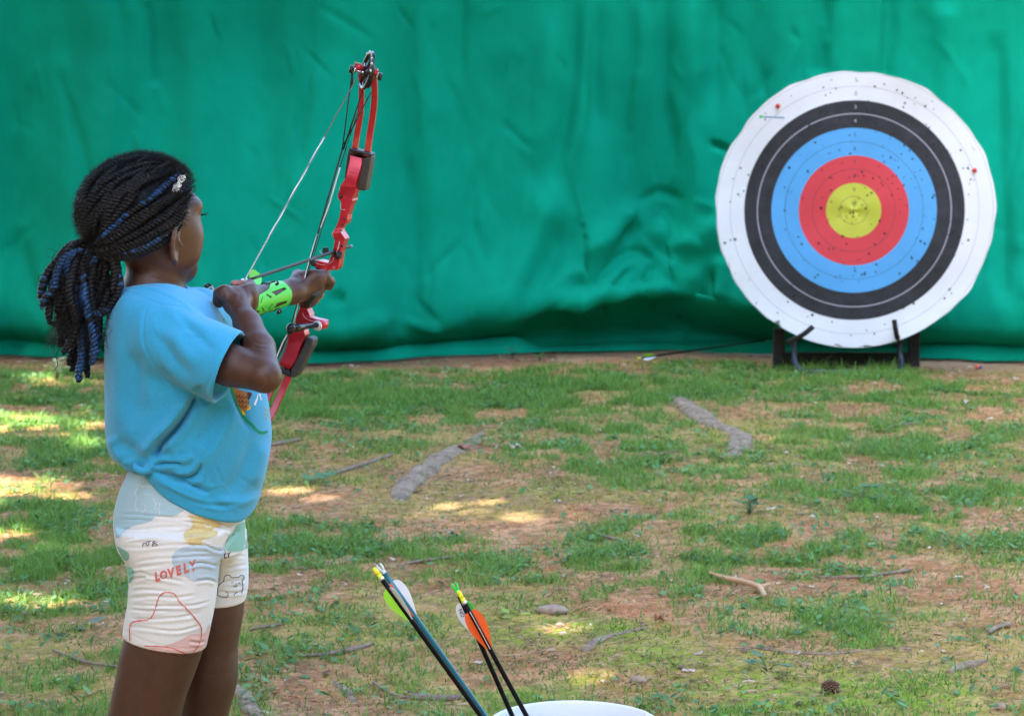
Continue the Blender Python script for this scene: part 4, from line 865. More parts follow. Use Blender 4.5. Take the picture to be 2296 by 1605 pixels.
A = P(1436, 803, 11.62); A.z = max(A.z, 0.03); Bq = P(1716, 763, 11.84)
arrow(A, Bq - A, (Bq - A).length, 0.0042, M['carbon'], M['nkyel'], [(60, M['vlime']), (-170, M['vlime']), (-60, M['vwhite'])], 'fallen black arrow with lime and white vanes by the curtain hem', s0=0.012, vl=0.066, vh=.013)
# little orange bit on the soil at the right
V, F = ball(gp(2192, 832, .012), (.014, .010, .010), 10, 7); mb = MB(); mb.add(V, F); V, F = ball(gp(2198, 833, .012), (.008, .008, .008), 10, 7); mb.add(V, F, 1)
o = mb.build('nock_cap', [mat('orange_plastic', (0.85, 0.12, 0.05), 0.4), mat('blue_plastic', (0.05, 0.08, 0.35), 0.4)], origin=gp(2192, 832)); tag(o, 'tiny orange and blue plastic bit on the soil right of the target', 'plastic bit')
# ================================================================== bucket
Yb = 4.0; cb = P(1287, 1617, Yb); rb = 195 * Yb / FPX
bk = empty('bucket', (cb.x, Yb, 0), 'white plastic bucket holding the loose arrows at the bottom edge', 'bucket'); M['bucket'] = mat('white_plastic', (0.80, 0.82, 0.85), 0.35, sss=0.1, var=0.02, vs=20)
zt = cb.z; g0 = float(hgt(np.array([cb.x]), np.array([Yb]))[0])
V, F = lathe((cb.x, Yb, 0), [(0.001, g0), (rb * .86, g0), (rb * .88, g0 + .004), (rb * .955, zt - .06), (rb * .985, zt - .058), (rb * .985, zt - .052), (rb * .962, zt - .05), (rb * .985, zt - .012), (rb * 1.0, zt - .010), (rb * 1.0, zt - .002), (rb * .992, zt), (rb * .975, zt), (rb * .965, zt - .003), (rb * .955, zt - .02), (rb * .94, zt - .06), (rb * .87, g0 + .01), (0.001, g0 + .008)], 96)
mk('shell', V, F, M['bucket'], bk)
V, F = tube([(cb.x + rb * .96 * math.cos(a), Yb + rb * .96 * math.sin(a) - .0, zt - .075 - .16 * max(0, math.sin(-(a)))) for a in np.linspace(-math.pi, 0, 24)], 0.0022, 8); mk('handle', V, F, M['steel'], bk)
# ================================================================== compound bow
M['red'] = mat('red_anodised', (0.50, 0.012, 0.030), 0.34, metal=0.35, var=0.06, vs=25, coat=0.2)
M['redlimb'] = mat('red_limb', (0.46, 0.010, 0.022), 0.30, coat=0.3, var=0.05, vs=30)
M['blk'] = mat('black_plastic', (0.014, 0.014, 0.016), 0.5, bump=0.15, bs=500); M['blkgloss'] = mat('black_gloss', (0.010, 0.010, 0.012), 0.25)
M['pocket'] = mat('limb_pocket', (0.035, 0.034, 0.033), 0.55, bump=0.3, bs=400, var=0.2, vs=60); M['steelb'] = mat('bright_steel', (0.6, 0.6, 0.62), 0.25, metal=1.0)
M['strw'] = mat('white_string', (0.72, 0.74, 0.78), 0.6); M['strk'] = mat('black_string', (0.012, 0.013, 0.015), 0.6); M['strg'] = mat('grey_serving', (0.18, 0.20, 0.22), 0.6); M['chip'] = mat('worn_edge', (0.65, 0.5, 0.5), 0.5)
BY = 4.86
bow = empty('compound_bow', P(700, 640, BY), 'small red compound bow with black limb pockets and white-black string, drawn by the child', 'bow')
AD = (P(784, 553, 4.95) - P(549, 631, 4.37)).normalized()      # direction of the arrow
def riser(st, Y, dep, name, m_, parent, bev=0.0015, skew=Vector((0.0, 0, 0))):
    rings = []
    for l, r_, *e in st:
        y0 = Y + (e[0] if e else 0); d = e[1] if len(e) > 1 else dep
        a = P(*l, y0); b = P(*r_, y0); k = AD * d + skew; rings.append([a, b, b + k, a + k])
    V, F = strip_loft(rings); o = mk(name, V, F, m_, parent, False); bv = o.modifiers.new('b', 'BEVEL'); bv.width = bev; bv.segments = 2; bv.limit_method = 'ANGLE'; bv.angle_limit = R(25); return o
r2 = lambda x, y: R2(x, y); z3 = lambda x, y: Z3(x, y)
mb = MB()
def piece(st, Y=BY, dep=0.028):
    rings = []
    for l, r_, *e in st:
        y0 = Y + (e[0] if e else 0); d = e[1] if len(e) > 1 else dep; a = P(*l, y0); b = P(*r_, y0); k = AD * d; rings.append([a, b, b + k, a + k])
    q = catmull([np.array([tuple(p) for p in r_]).ravel() for r_ in rings], 3); V, F = strip_loft([[Vector(x[3 * i:3 * i + 3]) for i in range(4)] for x in q]); mb.add(V, F, 0, False)
piece([(r2(785, 865), r2(876, 888), .004, .02), (r2(781, 905), r2(874, 925), .0), (r2(768, 960), r2(862, 975), -.004), (r2(748, 1040), r2(832, 1062), -.008), (r2(712, 1098), r2(822, 1112), -.008), (r2(700, 1140), r2(826, 1140), -.004),
       (r2(688, 1168), r2(800, 1200), .0, .034), (r2(690, 1200), r2(802, 1222), .0, .034), (r2(712, 1232), r2(790, 1250)), (r2(712, 1275), r2(776, 1296)), (r2(706, 1320), r2(764, 1330)), (r2(692, 1375), r2(756, 1390)), (r2(668, 1435), r2(712, 1430)),
       (r2(643, 1478), r2(708, 1462), -.004), (r2(652, 1510), r2(728, 1492), -.002), (r2(668, 1528), r2(745, 1520)), (z3(1168, 52), z3(1246, 60)), (z3(1160, 100), z3(1228, 120)), (z3(1148, 150), z3(1214, 170)), (z3(1128, 215), z3(1204, 232)), (z3(1108, 262), z3(1196, 285)), (z3(1100, 312), z3(1184, 312))])
piece([(z3(985, 246), z3(990, 282), -.003), (z3(1020, 236), z3(1022, 296), -.003), (z3(1066, 244), z3(1062, 312), -.002), (z3(1110, 255), z3(1108, 319), .001)], BY, .03)
# lower riser
piece([(z3(880, 590), z3(938, 600), .004), (z3(870, 640), z3(935, 640), .004), (z3(848, 690), z3(958, 700), .002), (z3(838, 742), z3(930, 748)), (z3(828, 790), z3(906, 800), .002, .026), (z3(785, 848), z3(915, 858), .0), (z3(775, 900), z3(885, 925), -.003), (z3(765, 960), z3(862, 985), -.006), (z3(735, 1035), z3(838, 1055), -.008), (z3(708, 1085), z3(805, 1112), -.006), (z3(712, 1105), z3(785, 1142), .0, .02)])
piece([(z3(905, 700), z3(905, 752)), (z3(960, 706), z3(955, 760)), (z3(1010, 722), z3(1010, 775)), (z3(1060, 732), z3(1058, 788)), (z3(1086, 742), z3(1080, 780))], BY - .004, .022)
piece([(z3(860, 850), z3(856, 898), .0), (z3(905, 858), z3(900, 892), .0), (z3(918, 852), z3(915, 872), .002)], BY + .004, .02)
rs_ = mb.build('riser', [M['red']], bow, bevel=0.0016)
# holes, worn edges and the small markings on the riser
mb = MB()
for (x, y, r_) in ((712, 1188, 12), (738, 1365, 7), (727, 1410, 8), (712, 1452, 7), (716, 1575, 9)):
    c_ = P(*r2(x, y), BY - .0045); V, F = lathe(c_, [(0.0001, 0), (r_ * .286 * .00086, 0), (r_ * .286 * .00086, .004)], 12, AD); mb.add(V, F)
mb.build('bolt_hole', [M['blkgloss']], rs_)
mb = MB()
for pl in ([(1205, 75), (1185, 150), (1162, 205), (1140, 245), (1105, 268)], [(1000, 252), (1040, 266), (1085, 270)], [(898, 672), (910, 702), (945, 728), (990, 740)]):
    q = catmull([P(*z3(x, y), BY - .0055) for x, y in pl], 5); V, F = tube(q, 0.0005, 5); mb.add(V, F)
for pl in ([(703, 1112), (697, 1138)], [(712, 1236), (712, 1282), (745, 1290)], [(660, 1452), (645, 1474), (655, 1502)], [(702, 1542), (690, 1600)]):
    q = catmull([P(*r2(x, y), BY - .0085) for x, y in pl], 5); V, F = tube(q, 0.0005, 5); mb.add(V, F)
V, F = text2d('12'); c_ = P(*z3(1157, 292), BY - .0012); mb.add([c_ + Vector((x * .006, 0, y * .006)) for x, y in V], F, 0, False)
merge(mb.build('worn_edge', [M['chip']], rs_), rs_)
# limb pockets
riser([(r2(772, 806), r2(952, 852), .006), (r2(762, 850), r2(952, 882), .006), (r2(745, 960), r2(940, 940), .010), (r2(735, 1050), r2(922, 1040), .012), (r2(836, 1138), r2(905, 1142), .016, .02)], BY + .016, .026, 'limb_pocket', M['pocket'], bow, .003)
riser([(r2(770, 804), r2(950, 850)), (r2(776, 832), r2(948, 872))], BY - .004, .03, 'limb_pocket_lip', M['blk'], bow, .003)
riser([(r2(880, 888), r2(948, 872), .002), (r2(868, 960), r2(938, 950), .004), (r2(845, 1060), r2(918, 1050), .006), (r2(834, 1134), r2(905, 1140), .010)], BY - .002, .03, 'limb_pocket_side', M['pocket'], bow, .003)
riser([(z3(935, 870), z3(984, 892), .004), (z3(905, 930), z3(976, 945), .003), (z3(850, 1045), z3(908, 1078), .0), (z3(798, 1140), z3(862, 1165), .0), (z3(790, 1196), z3(826, 1214), .0)], BY - .002, .034, 'limb_pocket_side', M['pocket'], bow, .003)
riser([(z3(776, 878), z3(930, 890), .0), (z3(740, 960), z3(900, 985), .0), (z3(700, 1060), z3(846, 1085), .0), (z3(700, 1140), z3(808, 1175), .0)], BY + .018, .022, 'limb_pocket', mat('pocket_grey', (0.20, 0.21, 0.25), 0.4), bow, .002)
riser([(z3(720, 1128), z3(792, 1148)), (z3(718, 1178), z3(800, 1208))], BY - .001, .034, 'limb_pocket_lip', M['blk'], bow, .003)
# limbs
def limb(st, th=0.006, Y0=BY):
    rings = []
    for l, r_, y in st: a = P(*l, Y0 + y); b = P(*r_, Y0 + y); k = AD * th; rings.append([a, b, b + k, a + k])
    q = [np.array([tuple(p) for p in r_]) for r_ in rings]; q = catmull([x.ravel() for x in q], 5); V, F = strip_loft([[Vector(x[3 * i:3 * i + 3]) for i in range(4)] for x in q])
    o = mk('limb', V, F, M['redlimb'], bow, False); bv = o.modifiers.new('b', 'BEVEL'); bv.width = .0012; bv.segments = 2; bv.angle_limit = R(40)
limb([(r2(792, 835), r2(838, 850), .008), (r2(812, 700), r2(856, 708), .004), (r2(838, 560), r2(882, 562), -.008), (r2(848, 420), r2(890, 425), -.026), (r2(850, 300), r2(890, 300), -.045), (r2(838, 180), r2(882, 185), -.064)])
limb([(r2(888, 870), r2(936, 882), .008), (r2(908, 720), r2(956, 728), .004), (r2(930, 580), r2(978, 582), -.008), (r2(946, 450), r2(993, 450), -.026), (r2(948, 330), r2(995, 330), -.045), (r2(936, 205), r2(984, 212), -.064)])
low0 = z3(732, 1180); 
limb([(z3(752, 1180), z3(806, 1208), .004), (z3(700, 1300), z3(752, 1325), -.002), (z3(640, 1440), z3(690, 1462), -.014), (z3(575, 1580), z3(622, 1600), -.034), (z3(520, 1700), z3(566, 1716), -.052), (z3(470, 1800), z3(514, 1815), -.070)])
limb([(z3(690, 1150), z3(730, 1168), .006), (z3(620, 1290), z3(664, 1310), -.002), (z3(552, 1425), z3(598, 1440), -.014), (z3(485, 1560), z3(530, 1575), -.034), (z3(430, 1680), z3(476, 1694), -.052), (z3(380, 1780), z3(424, 1792), -.070)])
# cams, axles
def cam_wheel(c_, axdir, up, fw, nm='cam'):
    """wheel turning about axdir"""
    mb = MB(); axd = axdir.normalized(); upn = (up - axd * up.dot(axd)).normalized(); s = axd.cross(upn); S = 56
    def pr(a): return 0.036 + 0.004 * math.cos(a - 0.3) 
    prof = [(1.0, -.0032), (1.04, -.0026), (0.97, -.0008), (0.97, .0008), (1.04, .0026), (1.0, .0032), (0.82, .0032), (0.82, -.0032)]
    V = []; F = []; n = len(prof)
    for i in range(S):
        a = 2 * math.pi * i / S
        for q, h in prof: V.append(c_ + (upn * math.cos(a) + s * math.sin(a)) * pr(a) * q + axd * h)
    for i in range(S):
        for k in range(n): F.append((i * n + k, i * n + (k + 1) % n, ((i + 1) % S) * n + (k + 1) % n, ((i + 1) % S) * n + k))
    mb.add(V, F)
    for k in range(5):
        a = k * 2 * math.pi / 5 + .3; V, F = tube([c_, c_ + (upn * math.cos(a) + s * math.sin(a)) * .031], .0032, 6); mb.add(V, F)
    V, F = lathe(c_ - axd * .006, [(.0001, 0), (.011, 0), (.011, .012), (.0001, .012)], 20, axd); mb.add(V, F)
    V, F = lathe(c_ + upn * -.006 + s * .006 + axd * .004, [(.021, 0), (.0235, .001), (.0235, .005), (.019, .005), (.019, 0)], 36, axd); mb.add(V, F)
    mb.build(nm, [M['blkgloss']], bow)
    mb = MB()
    for a in (1.1, 1.45, 0.8, -.5):
        V, F = ball(c_ + (upn * math.cos(a) + s * math.sin(a)) * .0385 - axd * .0025, (.0022, .0016, .003), 8, 6); mb.add(V, F)
    mb.build('cam_mark', [M['vwhite']], bow)
YT = BY - .066
tl = P(*r2(792, 192), YT - .004); tr_ = P(*r2(1018, 250), YT + .004); axd = (tr_ - tl).normalized(); axn = (axd + Vector((0, -0.42, 0)) + Vector((0.0, 0, 0))).normalized()
cc = tl.lerp(tr_, .53) + Vector((0.0, 0, .002)); cam_wheel(cc, (axd * 1.0 + Vector((0, .16, 0))).normalized(), Vector((.16, 0, 1)), AD)
def axle(a, b):
    mb = MB(); V, F = tube([a, b], .0026, 10); mb.add(V, F); d = (b - a).normalized()
    for p, s in ((a, -1), (b, 1)):
        V, F = lathe(p, [(.0001, -.0035), (.0075, -.003), (.0075, .003), (.0001, .0035)], 16, d); mb.add(V, F, 1)
        V, F = lathe(p - d * s * .0065, [(.0001, -.0018), (.0068, -.0018), (.0068, .0018), (.0001, .0018)], 16, d); mb.add(V, F, 0)
    mb.build('axle', [M['steelb'], M['blkgloss']], bow)
axle(tl, tr_)
def bracket(p, d, L=.018):
    mb = MB(); V, F = tube([p - d * L / 2, p + d * L / 2], .0068, 12); mb.add(V, F); mb.build('limb_tip', [M['red']], bow)
    mb = MB(); V, F = box(p + Vector((0, 0, .0072)), (L * .95, .010, .003), rot=Matrix((d, Vector((0, 1, 0)), d.cross(Vector((0, 1, 0))))).transposed()); mb.add(V, F, 0, False); mb.build('limb_tip_plate', [M['steelb']], bow)
bracket(P(*r2(852, 178), YT), axd); bracket(P(*r2(964, 212), YT), axd)
bl = P(*z3(372, 1800), YT - .004); br = P(*z3(530, 1838), YT + .004); axle(bl, br); cb_ = bl.lerp(br, .5); cam_wheel(cb_, (br - bl).normalized(), Vector((-.4, 0, -1)), AD)
bracket(P(*z3(402, 1795), YT), (br - bl).normalized(), .014); bracket(P(*z3(494, 1815), YT), (br - bl).normalized(), .014)
# strings
def twist(a, b, r, turns, ma, mb_, name, n=240, sep=0.6):
    a = Vector(a); b = Vector(b); d = (b - a).normalized(); s = d.cross(Vector((0, 1, 0))).normalized(); t_ = d.cross(s)
    for ph, mm in ((0, ma), (math.pi, mb_)):
        pts = [a.lerp(b, i / n) + (s * math.cos(ph + turns * 6.283 * i / n) + t_ * math.sin(ph + turns * 6.283 * i / n)) * r * sep for i in range(n + 1)]; V, F = tube(pts, r * .85, 6); mk(name, V, F, mm, bow)
NK = P(547, 632, 4.362)
s_top = P(*r2(872, 195), YT - .006); s1 = s_top.lerp(NK, 0.337); s2 = s_top.lerp(NK, 0.80)
twist(s_top, s1, .0009, 30, M['strk'], M['strg'], 'bow_string', 160); twist(s1, s2, .0012, 2.6, M['strw'], M['strg'], 'bow_string', 160, .7); twist(s2, NK, .0010, 34, M['strw'], M['strg'], 'bow_string', 420, .5)
twist(NK, P(*z3(440, 1790), YT - .006), .0013, 14, M['strk'], M['strw'], 'bow_string')
sl_ = P(*z3(803, 775), BY - .055)
cr = P(*r2(722, 822), BY - .06)
def line(pts, r_, m_, n=5):
    V, F = tube(catmull(pts, n) if len(pts) > 2 else pts, r_, 6); mk('cable', V, F, m_, bow)
line([P(*r2(800, 215), YT), cr], .0014, M['strk']); line([P(*r2(800, 215), YT), P(*r2(800, 330), YT)], .0022, M['strk'])
line([P(*r2(882, 360), YT), cr + Vector((.002, 0, .0))], .0017, M['strk']); line([P(*r2(948, 372), YT - .0), cr + Vector((.003, 0, .01))], .0014, M['strk'])
line([cr, sl_], .0020, M['strk']); line([P(*r2(860, 480), YT), P(*r2(705, 955), BY - .057), P(*r2(610, 1290), BY - .056), sl_ + Vector((.003, 0, .004))], .0010, M['strk'])
line([P(*r2(705, 960), BY - .0585), P(*r2(606, 1290), BY - .058), P(*z3(985, 120), BY - .058), sl_ + Vector((.0035, -.002, .004))], .0013, M['strw'])
sb = P(*z3(782, 850), BY - .055); line([sb, P(*z3(700, 1020), BY - .06), P(*z3(430, 1780), YT)], .0017, M['strk']); line([sb + Vector((-.003, -.001, 0)), P(*z3(690, 1015), BY - .062), P(*z3(410, 1780), YT)], .0013, M['strw'])
# cable guard
mb = MB(); a = P(*z3(812, 800), BY - .055); b = P(*z3(1030, 768), BY - .012); V, F = tube([a, a.lerp(b, .25), a.lerp(b, .27), a.lerp(b, .42), a.lerp(b, .44), b], [.0085, .0080, .0068, .0068, .0052, .0052], 16); mb.add(V, F); mb.build('cable_guard', [M['blkgloss']], bow)
mb = MB(); V, F = ball(P(*z3(800, 800), BY - .057), (.0095, .010, .0105), 16, 12); mb.add(V, F); V, F = tube([P(*z3(800, 770), BY - .057), P(*z3(790, 845), BY - .057)], .0045, 10); mb.add(V, F); V, F = ball(P(*z3(783, 790), BY - .062), .0045, 10, 8); mb.add(V, F); V, F = ball(P(*z3(783, 818), BY - .062), .0048, 10, 8); mb.add(V, F); mb.build('cable_slide', [M['blkgloss']], bow)
mb = MB(); V, F = tube([P(*z3(1018, 775), BY - .014), P(*z3(1084, 762), BY + .003)], .0095, 16); mb.add(V, F); V, F = tube([P(*z3(1018, 778), BY - .0155), P(*z3(1024, 776), BY - .0135)], .0102, 16); mb.add(V, F, 1); mb.build('guard_mount', [M['red'], M['vwhite']], bow)
# grip
grp = [(z3(955, 232), z3(1040, 300), .002), (z3(1000, 290), z3(1086, 330), .004), (z3(1012, 350), z3(1078, 372), -.006), (z3(988, 425), z3(1056, 446), -.034), (z3(938, 512), z3(1014, 532), -.050), (z3(884, 588), z3(956, 602), -.040), (z3(868, 622), z3(945, 636), .0)]
riser(grp, BY - .004, .040, 'grip', M['blk'], bow, .007)
riser([(z3(938, 250), z3(985, 290)), (z3(975, 222), z3(1018, 244))], BY - .006, .03, 'grip_top', M['blk'], bow, .002)
# arrow rest and sight screw
mb = MB()
V, F = tube([P(*z3(1090, 158), BY - .012), P(*z3(1190, 178), BY - .002)], .0022, 8); mb.add(V, F); V, F = box(P(*z3(1090, 152), BY - .014), (.011, .008, .012)); mb.add(V, F, 0, False)
V, F = tube([P(*z3(1180, 192), BY - .008), P(*z3(1205, 196), BY + .008)], .0062, 12); mb.add(V, F); V, F = tube([P(*z3(1205, 172), BY - .006), P(*z3(1212, 178), BY + .006)], .0046, 12); mb.add(V, F); mb.build('arrow_rest', [M['blk']], bow)
V, F = tube(catmull([P(*z3(1042, 150), BY - .014), P(*z3(1046, 165), BY - .014), P(*z3(1060, 172), BY - .013)], 4), .0007, 6); mk('rest_wire', V, F, M['strw'], bow)
# nocked arrow
An = P(549.5, 630.5, 4.370); D = P(784, 553, 4.95) - An; L = D.length
o_, shn, Dn, tC, sdn = arrow(An, D, L, 0.0030, M['carbon'], M['nkwhite'], [(72, M['vgreen']), (-58, M['vgreen']), (178, M['vwhite'])], 'black arrow with lime vanes nocked on the drawn bow', s0=0.022, vl=0.055, vh=.013)
mb = MB(); V, F = text2d('ICS 1500 CLASSIC'); b0 = An + Dn * (L * .60); mb.add([b0 + Dn * (x * .012) + (tC * math.cos(.2 - y * 1.3) + (-sdn) * math.sin(.2 - y * 1.3) * -1) * .00308 for x, y in text2d('CARBON')[0]], text2d('CARBON')[1], 0, False); merge(mb.build('lettering', [mat('grey_print', (0.16, 0.15, 0.15), 0.5)], shn), shn)
mb = MB()
for p, r_ in ((P(544, 628, 4.364), .0032), (P(552, 633, 4.364), .0038), (P(545, 636, 4.364), .0034), (P(553, 628, 4.366), .0026)): V, F = ball(p, r_, 10, 8); mb.add(V, F)
mb.build('nocking_loop', [M['nkwhite']], bow)
# ================================================================== the child
M['skin'] = mat('dark_skin', (0.098, 0.042, 0.028), 0.47, attr=True, var=0.16, vs=45, bump=0.30, bs=700, sss=0.05, spec=0.5, bdist=0.001)
M['shirt'] = mat('blue_jersey', (0.030, 0.345, 0.585), 0.9, var=0.10, vs=380, bump=0.35, bs=700, sheen=0.25, spec=0.15, bdist=0.0008, stretch=(1, 1, 0.35))
M['shorts'] = mat('cream_jersey', (0.78, 0.76, 0.73), 0.85, var=0.03, vs=200, bump=0.25, bs=600, sheen=0.1, spec=0.2, bdist=0.0006)
def dye(n, c): return mat(n, c, 0.85, var=0.04, vs=200, bump=0.25, bs=600, spec=0.2, bdist=0.0006)
M['d_blue'] = dye('pale_blue_dye', (0.40, 0.57, 0.64)); M['d_yel'] = dye('yellow_dye', (0.70, 0.56, 0.27)); M['d_mint'] = dye('mint_dye', (0.27, 0.53, 0.44)); M['d_pink'] = dye('pink_dye', (0.74, 0.49, 0.45)); M['d_red'] = dye('red_dye', (0.66, 0.18, 0.15)); M['d_blk'] = dye('black_dye', (0.02, 0.02, 0.025)); M['d_wht'] = dye('white_dye', (0.78, 0.82, 0.82))
M['d_ltb'] = dye('light_blue_dye', (0.50, 0.60, 0.68)); M['stitch'] = dye('stitching', (0.62, 0.62, 0.45))
M['hair'] = mat('black_hair', (0.0038, 0.0040, 0.0055), 0.50, var=0.5, vs=300, bump=1.0, bs=700, spec=0.35, bdist=0.001, stretch=(1, 1, 1)); M['hairb'] = mat('blue_braid_hair', (0.005, 0.009, 0.03), 0.5, col2=(0.018, 0.095, 0.27), vs=240, spec=0.4, bump=0.8, bs=600, bdist=0.001)
M['lime'] = mat('lime_plastic', (0.075, 0.66, 0.055), 0.42, sss=0.05); M['eye'] = mat('eye_white', (0.7, 0.68, 0.65), 0.2); M['iris'] = mat('iris', (0.02, 0.01, 0.008), 0.15)
YC = 4.30
UP = Vector((0, 0, 1)); F_ = Vector((.743, .669, 0)); R_ = Vector((.669, -.743, 0)); HC = P(328, 475, YC)
def hd(f, r, u): return HC + F_ * f + R_ * r + UP * u
HM = (tuple(F_), tuple(R_), tuple(UP))
def rot_axes(f_tilt):      # head axes pitched forward by an angle
    a = math.cos(f_tilt), math.sin(f_tilt); return (tuple(F_ * a[0] - UP * a[1]), tuple(R_), tuple(UP * a[0] + F_ * a[1]))
B = Field((-0.76, 4.02, -0.02), (-0.33, 5.02, 1.27), 0.0026)
# head
B.ell(hd(-.006, 0, -.003), (.095, .073, .083), HM, 0.01); B.ell(hd(.026, 0, -.035), (.068, .061, .085), HM, .02)
for s in (1, -1):
    B.ell(hd(.054, .033 * s, -.046), (.033, .030, .040), HM, .02); B.ell(hd(.070, .029 * s, .010), (.018, .024, .012), HM, .02)
    B.ell(hd(.030, .044 * s, -.078), (.040, .016, .022), HM, .02); B.ell(hd(.086, .030 * s, -.012), (.010, .013, .008), HM, .004, sub=True)
B.ell(hd(.050, 0, -.092), (.036, .036, .030), HM, .02); B.ell(hd(.072, 0, -.104), (.018, .022, .018), HM, .03)
B.cone(hd(.086, 0, -.008), hd(.100, 0, -.036), .007, .010, .008)
for s in (1, -1): B.ell(hd(.092, .010 * s, -.040), (.009, .008, .006), HM, .004)
B.ell(hd(.088, 0, -.066), (.012, .022, .007), HM, .006); B.ell(hd(.086, 0, -.077), (.011, .019, .008), HM, .006)
for s in (1, -1): # ears
    E = hd(.004, .080 * s, -.052); eax = (tuple((F_ * .80 - R_ * s * .55 + UP * -.1).normalized()),); f1 = (F_ * .90 - R_ * s * -.40).normalized(); n1 = f1.cross(UP).normalized(); EM = (tuple(f1), tuple(n1), tuple(UP))
    e1 = (F_ * -.78 + R_ * s * .62).normalized(); e2 = (UP * .99 + F_ * .1).normalized(); e3 = e1.cross(e2)
    ring = [E + e1 * (.0185 * math.cos(a)) + e2 * (.030 * math.sin(a) + .003) for a in np.linspace(-1.75, 2.6, 12)]
    B.chain(ring, [.0030, .0036, .0036, .0034, .0034, .0036, .0038, .0038, .0036, .0034, .003, .0026], .003)
    B.ell(E - e1 * .002, (.019, .0035, .028), (tuple(e1), tuple(e3), tuple(e2)), .004); B.ell(E - e1 * .006 - e2 * .028, (.008, .0045, .009), (tuple(e1), tuple(e3), tuple(e2)), .004)
    B.ell(E - e1 * .008 - e2 * .002, (.010, .012, .009), HM, .004)
    B.ell(E - e1 * .0055 + R_ * s * .009 + e2 * -.002, (.010, .008, .016), HM, .003, sub=True)
# neck and trunk
B.cone(P(352, 590, 4.31), P(340, 668, 4.30), .044, .047, .02); B.cone(P(340, 660, 4.30), P(345, 720, 4.30), .050, .066, .02)
B.cone(P(350, 735, 4.215), P(400, 735, 4.395), .045, .045, .03); B.cone(P(380, 780, 4.30), P(400, 1010, 4.30), .088, .080, .03); B.cone(P(400, 1010, 4.30), P(390, 1190, 4.30), .080, .090, .03)
# right arm: shoulder, elbow towards the camera, hand at the string
RE = PX(S_, 962, 590, 4.115); RW = PX(N4, 690, 570, 4.285)
B.cone(PX(S_, 420, 420, 4.20), RE.lerp(PX(S_, 420, 420, 4.20), .35), .040, .0335, .01); B.cone(RE.lerp(PX(S_, 420, 420, 4.20), .35), RE, .0335, .0272, .01)
fm = RE.lerp(RW, .38) + Vector((.008, 0, 0)); f2 = RE.lerp(RW, .72) + Vector((.005, 0, 0)); B.cone(RE, fm, .0268, .0268, .006); B.cone(fm, f2, .0268, .0222, .008); B.cone(f2, RW, .0222, .0185, .012)
n4 = lambda x, y, Y: PX(N4, x, y, Y)
B.ell(n4(860, 450, 4.318), (.018, .015, .024), (tuple(Vector((.93, 0, -.36))), (0, 1, 0), tuple(Vector((.36, 0, .93)))), .012)
B.cone(RW, n4(780, 450, 4.312), .0190, .0195, .012); B.ell(n4(610, 440, 4.302), (.017, .014, .019), None, .010)
fr = .0072
B.chain([n4(930, 300, 4.325), n4(905, 235, 4.345), n4(800, 245, 4.356), n4(640, 228, 4.352)], [.0100, .0085, .0076, .0068], .004)      # index finger over the string
B.chain([n4(965, 400, 4.330), n4(950, 360, 4.358), n4(820, 350, 4.372), n4(690, 340, 4.366)], [.0100, .0088, .0080, .0068], .003)
B.chain([n4(960, 510, 4.330), n4(930, 470, 4.358), n4(800, 450, 4.374), n4(690, 430, 4.366)], [.0098, .0084, .0078, .0066], .003)
B.chain([n4(930, 610, 4.322), n4(900, 570, 4.346), n4(790, 540, 4.362), n4(700, 520, 4.352)], [.0090, .0074, .0068, .0058], .003)
B.chain([n4(600, 560, 4.292), n4(530, 430, 4.288), n4(480, 345, 4.290), n4(395, 385, 4.296), n4(380, 500, 4.304), n4(400, 560, 4.308)], [.0150, .0120, .0095, .0088, .0082, .0068], .008)     # thumb, folded
# left arm to the grip
LS = P(430, 715, 4.43); LE = P(492, 690, 4.60); LW = P(655, 654, 4.79)
B.cone(LS, LE, .040, .031, .01); B.cone(LE, LE.lerp(LW, .35), .031, .0285, .015); B.cone(LE.lerp(LW, .35), LW, .0285, .0215, .012)
z3f = lambda x, y, Y: PX(Z3, x, y, Y)
HP = n4(1835, 235, 4.825); B.ell(HP, (.038, .018, .026), (tuple(Vector((.90, 0, .40)).normalized()), (0, 1, 0), tuple(Vector((-.40, 0, .90)).normalized())), .014)
B.cone(LW, n4(1760, 290, 4.82), .0225, .0240, .014); B.ell(n4(1740, 420, 4.828), (.016, .014, .018), None, .010)
B.chain([n4(1780, 330, 4.815), n4(1960, 130, 4.822), n4(2110, 100, 4.838), n4(2200, 190, 4.862), n4(2205, 270, 4.880)], [.0170, .0135, .0115, .0100, .0082], .008)     # thumb round the grip
B.cone(n4(1700, 200, 4.815), n4(1690, 90, 4.850), .0150, .0120, .012)
B.chain([n4(1690, 90, 4.850), n4(1780, 110, 4.905), n4(1960, 170, 4.935), n4(2110, 270, 4.915), n4(2105, 305, 4.885)], [.0118, .0098, .0090, .0080, .0070], .003)
B.chain([n4(1720, 300, 4.850), n4(1740, 230, 4.905), n4(1900, 290, 4.932), n4(2050, 370, 4.912), n4(2045, 415, 4.882)], [.0120, .0100, .0094, .0084, .0076], .003)
B.chain([n4(1720, 420, 4.850), n4(1700, 360, 4.900), n4(1850, 420, 4.928), n4(1990, 470, 4.908), n4(1985, 505, 4.880)], [.0110, .0092, .0086, .0076, .0066], .003)
B.chain([n4(1730, 500, 4.848), n4(1690, 470, 4.892), n4(1800, 510, 4.912), n4(1900, 540, 4.895)], [.0100, .0080, .0074, .0062], .003)
TIPS = [(n4(625, 225, 4.345), .013), (n4(820, 235, 4.35), .008), (n4(2105, 300, 4.885), .010), (n4(2045, 410, 4.882), .011), (n4(1985, 505, 4.880), .011), (n4(390, 540, 4.306), .006)]
